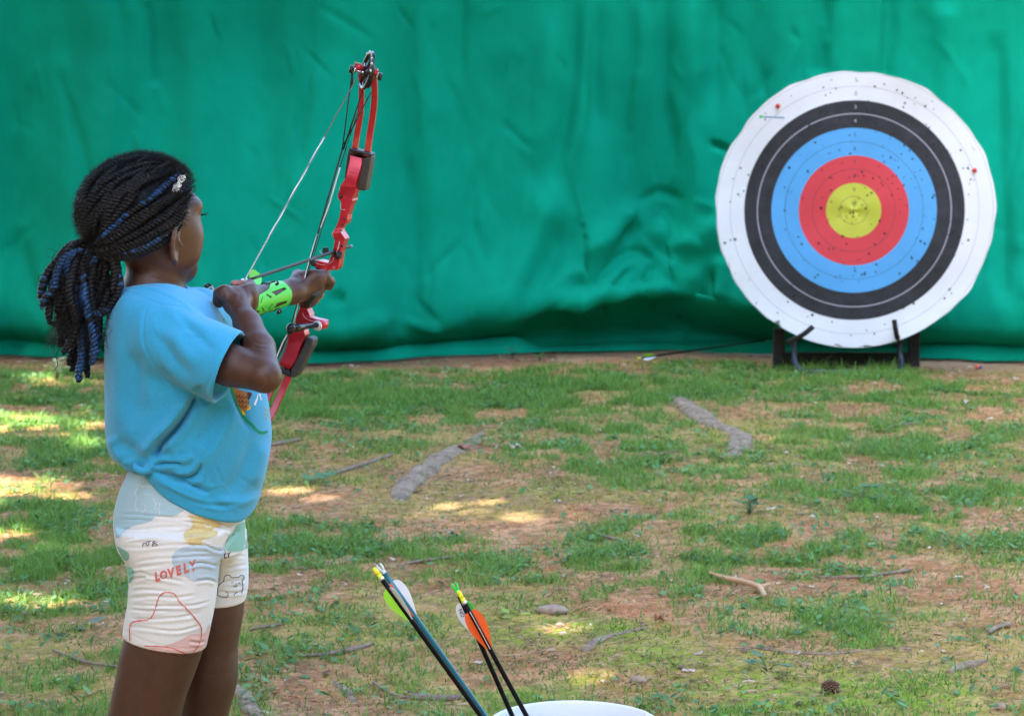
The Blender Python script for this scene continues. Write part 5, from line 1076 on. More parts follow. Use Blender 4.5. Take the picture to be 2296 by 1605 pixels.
# legs
qv = lambda L, y0, b: [(Q_(0, y)[1], Q_(l, y)[0], Q_(r_, y)[0], bb) for y, l, r_, bb in L]
YN, YF = 4.235, 4.375
near = [(1225, 288, 458, .066), (1330, 304, 466, .066)] + qv([(1000, 208, 695, .068), (1110, 182, 680, .067), (1228, 152, 646, .066), (1350, 130, 602, .063), (1480, 102, 552, .059), (1605, 76, 520, .056)], 0, 0) + [(1680, 238, 384, .048), (1760, 246, 376, .046), (1850, 250, 380, .048), (1920, 262, 362, .042), (1990, 276, 330, .030), (2035, 278, 332, .032)]
near.sort(); B.rows(YN, near, .01)
far = [(1230, 440, 552, .066)] + qv([(885, 600, 905, .066), (1000, 590, 893, .064), (1080, 585, 880, .062), (1180, 560, 860, .058), (1350, 530, 864, .056), (1420, 525, 856, .054), (1480, 520, 838, .050), (1540, 515, 822, .047), (1605, 505, 806, .046)], 0, 0) + [(1680, 394, 506, .045), (1760, 402, 500, .046), (1830, 410, 488, .040), (1900, 424, 470, .030), (1960, 426, 472, .031)]
far.sort(); B.rows(YF, far, .008)
VB, FB = B.mesh(); del B.F; VB = relax(VB, FB, 2, .4)
VB = folds(VB, FB, [([N4(1870, 250), N4(1930, 330)], -1.2, 1.2), ([N4(1910, 240), N4(1960, 320)], -1.2, 1.2), ([N4(1940, 220), N4(1990, 290)], -1.0, 1.2), ([N4(900, 320), N4(960, 470), N4(930, 600)], -1.0, 2.5), ([N4(600, 270), N4(780, 290), N4(900, 400)], -1.0, 2.2), ([H_(730, 850), H_(820, 885), H_(930, 905)], -1.6, 1.8), ([H_(640, 900), H_(760, 930), H_(930, 940)], -1.2, 1.8), ([N4(520, 300), N4(560, 420)], -1.0, 2.5), ([N4(700, 330), N4(740, 420), N4(735, 520)], -1.2, 2.2), ([N4(800, 300), N4(850, 400), N4(850, 520)], -1.3, 2.2), ([N4(440, 360), N4(470, 420), N4(430, 470)], -1.3, 1.8), ([N4(1690, 30), N4(1740, 110), N4(1800, 180)], -1.3, 2.2), ([N4(2080, 120), N4(2110, 180), N4(2090, 260)], -1.3, 1.8), ([N4(2150, 110), N4(2170, 180)], -1.2, 1.5), ([S_(890, 380), S_(930, 400), S_(985, 400)], -1.5, 2.5), ([S_(880, 400), S_(920, 425), S_(980, 430)], -1.0, 2.2), ([S_(940, 560), S_(975, 600), S_(975, 650)], -1.0, 3.5), ([S_(990, 540), S_(1020, 590), S_(1015, 640)], -0.9, 3.0), ([N4(560, 600), N4(660, 620), N4(760, 600)], -.9, 1.6), ([N4(1560, 200), N4(1600, 330), N4(1570, 480)], -.9, 1.8), ([Q_(600, 1330), Q_(700, 1350), Q_(800, 1330)], -.8, 4)], 4.4)
FOOT = Vector((P(350, 1900, 4.3).x, 4.3, 0.0))
me = raw('person', VB, FB); person = link('person', me, M['skin'], origin=FOOT); tag(person, 'child in blue t-shirt and patterned shorts, seen from behind, drawing a red bow', 'child')
_c = np.tile(np.array([0.080, 0.032, 0.019]), (len(VB), 1)) * (0.88 + 0.24 * fbm(VB[:, 0] * 60, VB[:, 2] * 60, 3, 3))[:, None]
for p_, r0 in TIPS:
    k_2 = np.exp(-(np.linalg.norm(VB - np.array(p_), axis=1) / r0) ** 2)[:, None]; _c = _c * (1 - k_2) + np.array([0.46, 0.17, 0.125]) * k_2
setcol(person, _c)
bv_body = BVHTree.FromPolygons([tuple(p) for p in VB], [tuple(map(int, f)) for f in FB])
for s in (1, -1):
    V, F = ball(hd(.0765, .030 * s, -.014), .0115, 16, 12); e = mk('eye', V, F, M['eye'], person); V, F = ball(hd(.0845, .0315 * s, -.014), .0058, 12, 8); mk('iris', V, F, M['iris'], e)
    mb = MB()
    for k in range(9):
        t = (k - 4) / 4; a = hd(.088 - .004 * abs(t), (.030 + .010 * t) * s, -.008); V, F = tube([a, a + F_ * .007 + R_ * s * (.003 + .003 * t) + UP * .001, a + F_ * .011 + R_ * s * (.006 + .004 * t) + UP * .005], [.0006, .0004, .0001], 5); mb.add(V, F)
    mb.build('eyelash', [M['hair']], person)
# shoes
for yc, ua, ub, va in ((YN, 305, 300, 2020), (YF, 449, 445, 1950)):
    a = P(ua, va, yc); fx = Field((a.x - .09, yc - .06, -.01), (a.x + .16, yc + .06, .13), .003); f0 = Vector((a.x - .01, yc, .035))
    fx.cone(f0, f0 + Vector((.10, .012, -.006)), .034, .030, .02); fx.cone(f0 + Vector((0, 0, .02)), f0 + Vector((0.0, 0, .055)), .034, .034, .02); fx.ell(f0 + Vector((.05, .005, .0)), (.10, .040, .036), None, .02)
    q = fx.sl((-9, -9, -9), (9, 9, 9)); X, Y, Z = fx.grid(q); fx.cut(q, (Z - 0.004 + 0 * X + 0 * Y).astype(np.float32), .004); V, F = fx.mesh(); sh_ = mk('shoe', V, F, mat('canvas_shoe', (0.35, 0.36, 0.40), .8), person)
# ------------------------------------------------------------------ t-shirt
T = Field((-0.78, 4.02, 0.62), (-0.40, 4.62, 1.07), 0.0026)
SR = [(62, 150, 470, .072), (75, 118, 510, .086), (95, 92, 552, .104), (130, 72, 628, .118), (180, 58, 672, .128), (240, 48, 705, .132), (290, 43, 735, .134), (400, 36, 800, .134), (500, 34, 870, .134), (600, 34, 930, .134), (690, 35, 968, .134), (780, 36, 985, .134), (850, 37, 993, .134), (930, 40, 1001, .134),
      (1000, 52, 996, .133), (1060, 76, 986, .131), (1110, 104, 976, .128), (1160, 120, 965, .125), (1250, 140, 942, .122), (1350, 170, 925, .12), (1420, 190, 912, .118), (1470, 230, 890, .115)]
T.rows(4.305, [(S_(0, y)[1], S_(l, y)[0], S_(r_, y)[0], b) for y, l, r_, b in SR], .01, p=2.25)
s_ = lambda x, y, Y: PX(S_, x, y, Y)
SA = s_(385, 375, 4.205); SH = s_(752, 542, 4.150); ax_ = (SH - SA).normalized(); cutn = Vector((ax_.x, ax_.y * .35, ax_.z)).normalized()
T.cone(s_(330, 230, 4.26), s_(420, 360, 4.21), .050, .055, .03)
Usl = Field((-0.78, 4.02, 0.62), (-0.40, 4.62, 1.07), 0.0026); Usl.cone(SA, SH + ax_ * .05, .060, .0665, 0)
q = Usl.sl((-9, -9, -9), (9, 9, 9)); X, Y, Z = Usl.grid(q); Usl.cut(q, (-((X - SH.x) * cutn.x + (Y - SH.y) * cutn.y + (Z - SH.z) * cutn.z)).astype(np.float32), .002)
Usl.cone(SH - ax_ * .09, SH + ax_ * .09, .054, .0640, .002, sub=True)
T.join(q, Usl.F, .010); del Usl
LSv = P(440, 722, 4.445); T.ell(LSv, (.056, .075, .058), None, .02); T.cone(LSv, P(478, 712, 4.545), .056, .050, .02); T.cone(LSv, P(505, 704, 4.62), .044, .044, .002, sub=True)
# neck opening and lower hem
T.cone(P(350, 600, 4.305), P(348, 664, 4.302), .052, .052, .004, sub=True)
hem = [(100, 1110), (150, 1156), (200, 1150), (245, 1152), (300, 1215), (350, 1268), (420, 1320), (550, 1388), (660, 1428), (740, 1452), (800, 1464), (870, 1446), (925, 1396), (1000, 1340)]
hx = [s_(x, y, 4.2).x for x, y in hem]; hz = [s_(x, y, 4.2).z for x, y in hem]
q = T.sl((-9, -9, .6), (9, 9, .90)); X, Y, Z = T.grid(q); zc = np.interp(X[:, 0, 0], hx, hz)[:, None, None]; T.cut(q, ((Z - zc - .25 * np.maximum(0, Y - 4.24) * (X > -0.6)) * .8).astype(np.float32), .004)
# knotted gather at the hip
T.chain([s_(196, 1100, 4.186), s_(214, 1130, 4.180), s_(245, 1146, 4.177), s_(278, 1138, 4.177), s_(296, 1110, 4.180), s_(302, 1080, 4.184)], [.003, .0048, .0055, .0055, .0048, .003], .006)
VT, FT = T.mesh(); del T.F; VT = relax(VT, FT, 3, .5)
S = lambda *p: [S_(x, y) for x, y in p]
TF = [(S((300, 1085), (325, 1010), (385, 945), (455, 870), (520, 775), (556, 695)), -9, 26, .10, 2.5), (S((480, 1108), (400, 1106), (320, 1118)), -5, 14, .2, 2), (S((650, 1285), (540, 1240), (430, 1195), (340, 1160), (280, 1140)), -4, 16, .25, 2.5), (S((595, 1080), (585, 1140), (545, 1185), (470, 1195), (410, 1170)), -4.5, 14, .25, 2.5), (S((640, 750), (560, 700), (440, 600), (350, 500)), 3.5, 16, .2, 3), (S((300, 150), (268, 210), (252, 300), (262, 420), (330, 545), (400, 635), (455, 685), (550, 698)), -2.2, 2.6, .08), (S((268, 165), (240, 220), (232, 320), (245, 430), (315, 560)), 2.0, 6, .3),
      (S((112, 82), (200, 108), (302, 152), (400, 180), (490, 190)), -1.6, 2.2, .1), (S((150, 66), (290, 72), (400, 112), (470, 150), (560, 225)), 1.6, 4, .1), (S((150, 80), (290, 90), (395, 130), (450, 165)), -1.0, 1.8, .1),
      (S((556, 695), (520, 770), (450, 880), (380, 950), (325, 1010), (300, 1080)), -13, 9, .12), (S((520, 720), (440, 830), (360, 925), (305, 990), (255, 1060)), 8, 15, .15), (S((585, 760), (500, 880), (420, 970), (350, 1050)), 6, 14, .2),
      (S((560, 640), (600, 720), (640, 750)), -6, 10, .2),
      (S((310, 1120), (400, 1105), (490, 1108)), -4, 3.5, .2), (S((300, 1075), (380, 1080), (470, 1085), (560, 1040)), 4, 8, .25), (S((280, 1140), (340, 1160), (430, 1195), (540, 1235), (650, 1275)), -5, 5, .2), (S((280, 1165), (360, 1215), (470, 1275), (640, 1340), (760, 1360)), 4, 9, .25),
      (S((380, 1125), (410, 1170), (470, 1195), (545, 1185), (590, 1140), (600, 1070)), -5, 7, .25), (S((400, 1150), (500, 1160), (560, 1120), (570, 1060)), 4, 9, .3), (S((300, 1180), (420, 1260), (560, 1320), (700, 1345), (850, 1320)), -3.5, 6, .25),
      (S((790, 720), (740, 880), (650, 1030), (600, 1150)), 4, 17, .3), (S((700, 760), (640, 900), (560, 1010)), -4, 16, .3), (S((900, 900), (860, 1080), (780, 1240), (700, 1320)), -4, 17, .3), (S((960, 950), (930, 1120), (880, 1260)), 4, 16, .3),
      (S((760, 640), (800, 740), (860, 880), (900, 930)), -3, 8, .3), (S((640, 1290), (760, 1330), (870, 1310), (930, 1240)), 3, 10, .3), (S((430, 1000), (440, 1060), (460, 1100)), 2, 6, .3),
      (S((340, 170), (440, 230), (560, 300), (700, 330)), 3.5, 14, .3), (S((300, 300), (380, 420), (470, 530), (560, 610)), -3.5, 13, .3), (S((400, 300), (480, 430), (580, 540)), 3, 16, .3), (S((480, 260), (600, 380), (680, 470)), -2.5, 12, .3), (S((420, 200), (520, 300), (560, 340)), -2.5, 9, .3),
      (S((800, 305), (730, 430), (660, 570), (590, 712)), -1.8, 2.2, .03), (S((838, 320), (770, 450), (700, 590), (620, 735)), 1.4, 7, .03),
      (S((100, 250), (120, 500), (110, 800), (140, 1000)), 3, 22, .3), (S((190, 420), (220, 560), (200, 760), (230, 900)), -4, 22, .3), (S((240, 460), (290, 620), (300, 800)), 3, 18, .3), (S((60, 930), (90, 1020), (150, 1090), (200, 1090)), 4, 12, .2), (S((90, 960), (160, 1010), (240, 1010)), -4, 14, .3), (S((110, 90), (90, 160), (85, 260)), -2, 8, .3)]
rw = random.Random(21)
for _k in range(34):
    x0, y0, x1, y1 = rw.choice(((480, 680, 620, 820), (250, 1000, 420, 1160), (300, 1060, 640, 1240), (560, 1150, 900, 1380), (300, 200, 640, 420), (90, 900, 260, 1100))); cx_2, cy_2 = rw.uniform(x0, x1), rw.uniform(y0, y1); an = rw.gauss(.5, .5) if x0 > 260 else rw.gauss(-.9, .5); ln = rw.uniform(30, 95)
    TF.append((S((cx_2 - math.cos(an) * ln, cy_2 - math.sin(an) * ln), (cx_2 + rw.uniform(-6, 6), cy_2 + rw.uniform(-6, 6)), (cx_2 + math.cos(an) * ln, cy_2 + math.sin(an) * ln)), rw.choice((-1, 1)) * rw.uniform(.8, 1.9), rw.uniform(2.5, 5.5), .4))
VT = folds(VT, FT, [(f[0], f[1] * (2.1 if abs(f[1]) > 2.3 else 1.1)) + tuple(f[2:]) for f in TF], 4.18)
shirt_b = BVHTree.FromPolygons([tuple(p) for p in VT], [tuple(map(int, f)) for f in FT])
mb = MB()
me = raw('t_shirt', VT, FT); shirt = link('t_shirt', me, M['shirt'], person); shirt['label'] = 'blue t-shirt bunched at the hip'
# printed picture at the front of the shirt
Zp = lambda *p: [Z3(x, y) for x, y in p]
def prints(name, items, mats, parent):
    mb = MB()
    for V, F, k in items:
        if len(F): mb.add(V, F, k)
    merge(mb.build(name, mats, parent), parent)
owl = Zp((312, 1270), (360, 1310), (430, 1330), (445, 1370), (448, 1430), (430, 1475), (395, 1500), (350, 1455), (325, 1370))
it = [decal(shirt_b, [owl], .0010, 3) + (0,), decal(shirt_b, [Zp((432, 1335), (470, 1340), (462, 1370), (440, 1395))], .0012, 3) + (1,), decal(shirt_b, [Zp((440, 1440), (462, 1455), (450, 1475), (430, 1478))], .0012, 3) + (2,), decal(shirt_b, [Zp((388, 1478), (412, 1500), (420, 1520), (395, 1512))], .0012, 3) + (2,),
      stroke(shirt_b, Zp((300, 1290), (345, 1420), (400, 1530), (470, 1600), (530, 1660), (600, 1655), (622, 1590)), 5.5, .0010) + (3,)]
for k in range(3):
    for j in range(4):
        x, y = 340 + j * 28, 1352 + k * 38 + j * 4; it.append(stroke(shirt_b, Zp((x, y), (x + 4, y + 18), (x + 13, y + 22), (x + 24, y + 6)), 1.1, .0014) + (4,))
it += [decal(shirt_b, [Zp((520, 1345), (510, 1380), (486, 1430), (500, 1445), (516, 1400), (526, 1345))], .0010, 2, False) + (5,), decal(shirt_b, [Zp((540, 1345), (552, 1395), (544, 1400), (530, 1345))], .0010, 2, False) + (5,)]
for k in range(9): x, y = 572 + (k % 3) * 14, 1452 + k * 12; it.append(stroke(shirt_b, Zp((x, y), (x + 12, y + 8), (x + 6, y + 18)), 1.2, .001) + (6,))
it.append(decal(shirt_b, [S((716, 255), (738, 268), (742, 280), (722, 275))], .001, 2) + (3,))
prints('shirt_print', it, [dye('print_brown', (0.36, 0.17, 0.07)), dye('print_dark', (0.08, 0.03, 0.02)), dye('print_yellow', (0.75, 0.5, 0.05)), dye('print_green', (0.01, 0.28, 0.14)), M['d_blk'], M['d_wht'], dye('print_mustard', (0.45, 0.55, 0.2))], shirt)
# ------------------------------------------------------------------ shorts
Z = Field((-0.76, 4.12, 0.33), (-0.44, 4.50, 0.82), 0.0026)
Z.rows(4.30, qv([(90, 214, 800, .105), (130, 204, 830, .108), (200, 168, 860, .110), (260, 147, 880, .112), (340, 124, 895, .114), (420, 117, 902, .115), (500, 123, 905, .115), (560, 132, 905, .114), (600, 150, 900, .112)], 0, 0), .01, p=2.3)
Z.rows(YN, qv([(480, 130, 810, .074), (560, 133, 785, .075), (620, 158, 768, .075), (670, 187, 756, .075), (740, 203, 745, .075), (800, 208, 739, .075), (870, 201, 733, .0745), (900, 202, 728, .0745), (980, 188, 716, .074), (1060, 174, 698, .073), (1110, 167, 688, .072), (1180, 164, 672, .071), (1245, 160, 656, .070)], 0, 0), .012)
Z.rows(YF, qv([(480, 560, 912, .072), (560, 580, 917, .072), (680, 590, 924, .072), (770, 595, 925, .072), (830, 600, 924, .071), (870, 600, 916, .070), (905, 605, 908, .069)], 0, 0), .010)
q = Z.sl((-9, -9, -9), (9, 4.335, 9)); X, Y, ZZ = Z.grid(q)
A_ = PX(Q_, 160, 1108, YN); M_ = PX(Q_, 300, 1188, YN - .06); B_ = PX(Q_, 656, 1208, YN)
e1 = B_ - A_; e2 = M_ - A_; nh_ = e1.cross(e2).normalized(); nh_ = nh_ if nh_.z > 0 else -nh_
# clip below a plane that passes through the hem line, tipped forward
pa = PX(Q_, 165, 1110, YN); pb = PX(Q_, 652, 1190, YN); pc_ = PX(Q_, 420, 1222, YN - .07); nh_ = (pb - pa).cross(pc_ - pa).normalized(); nh_ = nh_ if nh_.z > 0 else -nh_
Z.cut(q, ((X - pa.x) * nh_.x + (Y - pa.y) * nh_.y + (ZZ - pa.z) * nh_.z).astype(np.float32), .003)
q = Z.sl((-9, 4.335 + .0026, -9), (9, 9, 9)); X, Y, ZZ = Z.grid(q); zf_ = PX(Q_, 800, 880, YF).z; pass
VZ, FZ = Z.mesh(); del Z.F; VZ = relax(VZ, FZ, 2, .5)
Qq = lambda *p: [Q_(x, y) for x, y in p]; r_ = random.Random(4); ZF = []
WR = [((130, 385), (300, 392), (520, 408), (720, 405)), ((128, 470), (250, 480), (420, 462), (560, 470)), ((130, 585), (260, 588), (420, 575), (560, 570), (760, 585)), ((150, 545), (300, 520), (480, 500), (640, 470)), ((480, 420), (620, 440), (760, 470), (850, 500)), ((540, 520), (640, 505), (720, 480)),
      ((200, 690), (330, 660), (470, 650), (620, 640), (750, 640)), ((190, 720), (300, 705), (420, 690)), ((208, 780), (330, 760), (420, 770), (560, 800)), ((210, 745), (280, 735), (340, 760)), ((205, 850), (320, 840), (450, 855)), ((210, 900), (330, 880), (480, 890), (620, 870)), ((205, 930), (330, 940), (470, 940), (600, 935), (715, 905)),
      ((195, 960), (330, 968), (470, 962)), ((185, 1010), (320, 1020), (480, 1010), (640, 990)), ((175, 1060), (320, 1075), (500, 1090), (680, 1040)), ((560, 1150), (620, 1160), (665, 1150)), ((640, 560), (720, 600), (780, 610)), ((560, 700), (640, 680), (740, 700)), ((600, 790), (680, 780), (740, 800)), ((780, 720), (860, 700), (925, 690)), ((750, 800), (840, 790), (925, 780)), ((790, 660), (860, 640), (920, 640)), ((740, 850), (830, 862), (920, 845))]
for wv in WR:
    p = [Q_(*t) for t in wv]; a = 1.9 + 1.5 * r_.random(); ZF.append((p, -a, 2.2 + 1.2 * r_.random(), .2)); ZF.append(([(x, y + 5.5) for x, y in p], a * .9, 3.6, .25)); ZF.append(([(x, y - 5.0) for x, y in p], a * .6, 3.8, .25))
for k in range(16):
    y = 430 + 40 * k + r_.randint(-12, 12); x0 = 125 + 5 * k + r_.randint(0, 40) if r_.random() < .6 else r_.randint(420, 600); ln = r_.randint(90, 240); ZF.append(([Q_(x0, y), Q_(x0 + ln * .5, y - 8 + r_.randint(-8, 8)), Q_(x0 + ln, y + r_.randint(-22, 14))], -1.6, 2.2, .3))
ZF += [([Q_(*t) for t in ((168, 1085), (300, 1150), (430, 1185), (560, 1196), (664, 1170))], -1.2, 1.6, .03), ([Q_(*t) for t in ((762, 640), (752, 740), (742, 840))], -3, 3, .2), ([Q_(*t) for t in ((880, 470), (800, 560), (770, 620))], -4, 4, .2), ([Q_(*t) for t in ((735, 862), (830, 868), (920, 838))], -1.0, 1.5, .03)]
VZ = folds(VZ, FZ, ZF, 4.18)
shb = BVHTree.FromPolygons([tuple(p) for p in VZ], [tuple(map(int, f)) for f in FZ])
me = raw('shorts', VZ, FZ); shorts = link('shorts', me, M['shorts'], person); shorts['label'] = 'cream shorts with pastel patches, doodles and the red word lovely'
it = []
def patch(pl, k, off=.0009, sm_=True): it.append(decal(shb, [Qq(*pl)], off, 2.0, sm_) + (k,))
patch([(180, 100), (330, 130), (420, 200), (600, 330), (560, 345), (480, 395), (380, 395), (330, 430), (240, 455), (180, 490), (140, 530), (110, 500), (100, 400), (120, 300), (150, 200)], 0)
patch([(560, 395), (590, 420), (580, 470), (545, 485), (535, 520), (560, 560), (600, 575), (650, 560), (640, 540), (690, 528), (735, 515), (735, 490), (700, 480), (760, 455), (730, 425), (640, 400)], 1)
patch([(520, 590), (600, 572), (700, 578), (790, 590), (770, 640), (762, 700), (750, 820), (715, 785), (600, 790), (520, 740), (470, 690), (470, 630)], 7)
patch([(110, 575), (160, 590), (205, 620), (205, 660), (170, 655)], 2); patch([(180, 700), (235, 720), (232, 770), (215, 800), (190, 790)], 2)
patch([(872, 440), (935, 440), (940, 560), (885, 605), (820, 610), (785, 590), (800, 530), (840, 480)], 2)
patch([(690, 1050), (660, 1100), (580, 1110), (500, 1150), (430, 1175), (330, 1195), (420, 1222), (560, 1240), (680, 1215)], 3)
def line_(pl, k, wd, off=.0012, closed=False): it.append(stroke(shb, Qq(*pl), wd, off, closed) + (k,))
line_([(214, 1150), (212, 1080), (225, 1040), (270, 1030), (320, 1025), (355, 985), (375, 920), (395, 875), (435, 858), (480, 868), (510, 915), (550, 955), (600, 1010), (635, 1060), (640, 1110), (625, 1170), (590, 1220)], 4, 2.6); line_([(300, 1180), (400, 1184), (470, 1195), (540, 1222), (600, 1224)], 4, 2.6)
for pl in ([(290, 580), (292, 565), (305, 560)], [(310, 575), (312, 556), (325, 552), (326, 568), (316, 576)], [(345, 575), (352, 560), (348, 552)], [(348, 575), (372, 578), (374, 568), (362, 562), (350, 566)], [(366, 556), (376, 552)]): line_(pl, 5, 1.5)
for c_ in ((334, 548), (358, 550)): it.append(decal(shb, [Qq(*[(c_[0] + 5 * math.cos(a), c_[1] + 5 * math.sin(a)) for a in np.arange(8) * .785])], .0012, 2) + (5,))
# little outlined animals
line_([(740, 870), (745, 820), (775, 790), (780, 765), (795, 752), (812, 756), (822, 768), (845, 768), (865, 766), (878, 755), (893, 758), (896, 775), (885, 790), (890, 820), (884, 865)], 5, 1.5); line_([(738, 872), (762, 884), (795, 884), (802, 868), (790, 848)], 5, 1.3); line_([(838, 878), (850, 858), (858, 852)], 5, 1.3)
for pl in ([(822, 804), (828, 799), (834, 804)], [(862, 806), (868, 800), (874, 806)], [(840, 812), (848, 820), (856, 812)], [(848, 804), (852, 806)], [(832, 818), (840, 824), (848, 818), (855, 823)]): line_(pl, 5, 1.1)
line_([(258, 375), (248, 330), (252, 280), (243, 250), (262, 235), (258, 212), (278, 208), (285, 225), (300, 215), (330, 222), (345, 215)], 6, .9); line_([(295, 325), (308, 340), (302, 365), (285, 375)], 6, .9); line_([(360, 300), (366, 330), (362, 350), (385, 352), (392, 325), (378, 318), (366, 335)], 6, .9); line_([(388, 350), (392, 390)], 6, .9); line_([(366, 300), (345, 290)], 6, .8)
for c_ in ((300, 262), (330, 266), (314, 270)): line_([(c_[0] - 6, c_[1] + 3), (c_[0], c_[1] - 3), (c_[0] + 6, c_[1] + 3)], 6, .8)
for c_ in ((664, 450), (676, 444), (690, 448), (700, 456), (690, 464), (676, 462)): it.append(decal(shb, [Qq(*[(c_[0] + 4 * math.cos(a), c_[1] + 4 * math.sin(a)) for a in np.arange(7) * .9])], .0012, 2) + (6,))
line_([(772, 590), (785, 620), (782, 635)], 5, 1.0); line_([(828, 518), (832, 506), (840, 508)], 5, 1.2)
it.append(text_on(shb, 'LY', *Q_(792, 634), 15, -.20, .02, .25, .0013) + (5,))
# the word LOVELY, hand lettered, letter by letter along a rising line
xs = [372, 404, 443, 486, 530, 565, 592]; 
for ch, x, y, sz in zip('LOVELY', (374, 412, 456, 500, 545, 585), (765, 755, 742, 728, 713, 700), (26, 26, 27, 28, 28, 29)):
    V, F = text_on(shb, ch, *Q_(x, y), sz, -.27, .055, .22, .0022, .78); it.append((V, F, 4))
line_([(214, 1102), (300, 1140), (420, 1168)], 8, .5)
prints('shorts_print', it, [M['d_blue'], M['d_yel'], M['d_mint'], M['d_pink'], M['d_red'], M['d_blk'], M['d_wht'], M['d_ltb'], M['stitch']], shorts)
# ------------------------------------------------------------------ arm guard
_d = [tuple(LE.lerp(LW, t)) for t in np.linspace(-.05, 1.0, 16)]; _V, _F = tube(_d, [.0310, .0315, .0298, .0270, .0248, .0230], 28)
gb = BVHTree.FromPolygons([tuple(p) for p in _V], [tuple(f) for f in _F])
def shell(polys, off, th, name, m_, parent, step=2.0):
    V, F = decal(gb, polys, off, step); 
    if not len(F): return None
    used = sorted({i for f in F for i in f}); mp = {j: k for k, j in enumerate(used)}; V = V[used]; F = [tuple(mp[i] for i in f) for f in F]
    # smooth the sheet a little so that it reads as moulded plastic
    o = mk(name, V, F, m_, parent); sm_ = o.modifiers.new('s', 'SMOOTH'); sm_.factor = .5; sm_.iterations = 4; s2 = o.modifiers.new('t', 'SOLIDIFY'); s2.thickness = th; s2.offset = 1.0; bv = o.modifiers.new('b', 'BEVEL'); bv.width = .0008; bv.segments = 2; bv.limit_method = 'ANGLE'; bv.angle_limit = R(50); return o
Nn = lambda *p: [N4(x, y) for x, y in p]
outl = Nn((940, 735), (985, 660), (1020, 580), (1015, 500), (1000, 430), (1090, 385), (1180, 330), (1215, 280), (1235, 215), (1300, 185), (1385, 178), (1440, 205), (1520, 270), (1572, 350), (1580, 430), (1555, 520), (1500, 590), (1430, 640), (1400, 700), (1330, 712), (1260, 695), (1150, 725), (1050, 755), (995, 775))
slots = [Nn((1262, 368), (1440, 312), (1468, 330), (1325, 402)), Nn((1345, 540), (1482, 510), (1465, 540), (1300, 606)), Nn((1165, 405), (1232, 438), (1225, 455), (1165, 420)), Nn((1085, 455), (1092, 460), (1068, 525), (1060, 520)), Nn((1245, 562), (1252, 568), (1206, 632), (1198, 625)), Nn((1080, 615), (1090, 612), (1122, 655), (1112, 662)), Nn((960, 680), (1015, 658), (1042, 682), (1030, 695), (955, 702))]
slots = [[(sum(p[0] for p in s) / len(s) + (x - sum(p[0] for p in s) / len(s)) * 1.18, sum(p[1] for p in s) / len(s) + (y - sum(p[1] for p in s) / len(s)) * 1.35) for x, y in s] for s in slots]; slots = [[tuple(a_) for a_ in resample(s, 2.0)] for s in slots]
gz_ = shell([outl] + slots, .0002, .0022, 'arm_guard', M['lime'], person)
def guard_strap(cx, cyy, Yg):
    c_ = n4(cx, cyy, Yg); d = (LW - LE).normalized(); t_ = (c_ - LE).dot(d); ctr = LE + d * t_; rr = .0285 + (.0215 - .0285) * max(0, (t_ / (LW - LE).length - .35) / .65) + .0022
    a = d.cross(UP).normalized(); b = a.cross(d); V = []; F = []; n = 40
    for i in range(n):
        an = 6.2832 * i / n
        for h, q in ((-.006, 0), (.006, 0), (.006, .0012), (-.006, .0012)): V.append(ctr + (a * math.cos(an) + b * math.sin(an)) * (rr + q) + d * h)
    tc_ = (Vector((0, 0, CAMH)) - ctr).normalized()
    for i in range(n):
        an = 6.2832 * i / n
        if (a * math.cos(an) + b * math.sin(an)).dot(tc_) > .25: continue
        for k in range(4): F.append((4 * i + k, 4 * i + (k + 1) % 4, 4 * ((i + 1) % n) + (k + 1) % 4, 4 * ((i + 1) % n) + k))
    return V, F, ctr
for cx, cyy in ((1270, 450), (600, 420)):
    V, F, ctr = guard_strap(cx, cyy, 4.72); mk('strap', V, F, M['blk'], gz_, False)
def buckle(pts, r_, name='buckle', m_=None):
    V, F = tube(pts, r_, 8, flat=.7); mk(name, V, F, m_ or M['blkgloss'], gz_)
buckle(catmull([n4(1215, 225, 4.690), n4(1290, 190, 4.676), n4(1350, 195, 4.676), n4(1358, 228, 4.680), n4(1320, 236, 4.682)], 5), .0024); buckle([n4(1318, 188, 4.672), n4(1340, 215, 4.672)], .0012, 'buckle_mark', M['vwhite'])
buckle(catmull([n4(1350, 705, 4.690), n4(1385, 665, 4.682), n4(1412, 650, 4.686), n4(1400, 690, 4.690), n4(1360, 712, 4.695)], 5), .0024); buckle([n4(1384, 668, 4.678), n4(1388, 685, 4.678)], .0010, 'buckle_mark', M['vwhite'])
# loose strap end with its buckle near the elbow
buckle(catmull([n4(335, 400, 4.60), n4(262, 330, 4.598), n4(225, 290, 4.597), n4(185, 280, 4.600), n4(175, 255, 4.602), n4(230, 235, 4.60), n4(280, 270, 4.602)], 5), .0030, 'strap_end')
V, F = box(n4(270, 322, 4.594), (.0105, .003, .0115), rot=Matrix.Rotation(R(-28), 3, 'Y')); o = mk('strap_tag', V, F, M['vwhite'], gz_, False)
mb = MB()
for pl in ([(240, 300), (268, 300), (262, 330), (290, 350)], [(252, 352), (272, 336), (284, 344), (268, 358)], [(300, 330), (312, 350)]):
    V, F = tube(catmull([n4(x, y, 4.5918) for x, y in pl], 4), .0006, 5); mb.add(V, F)
mb.build('tag_mark', [M['blkgloss']], o)
V, F = tube([n4(188, 248, 4.5985), n4(225, 238, 4.5985)], .0007, 5); mk('tag_mark', V, F, M['vwhite'], gz_)
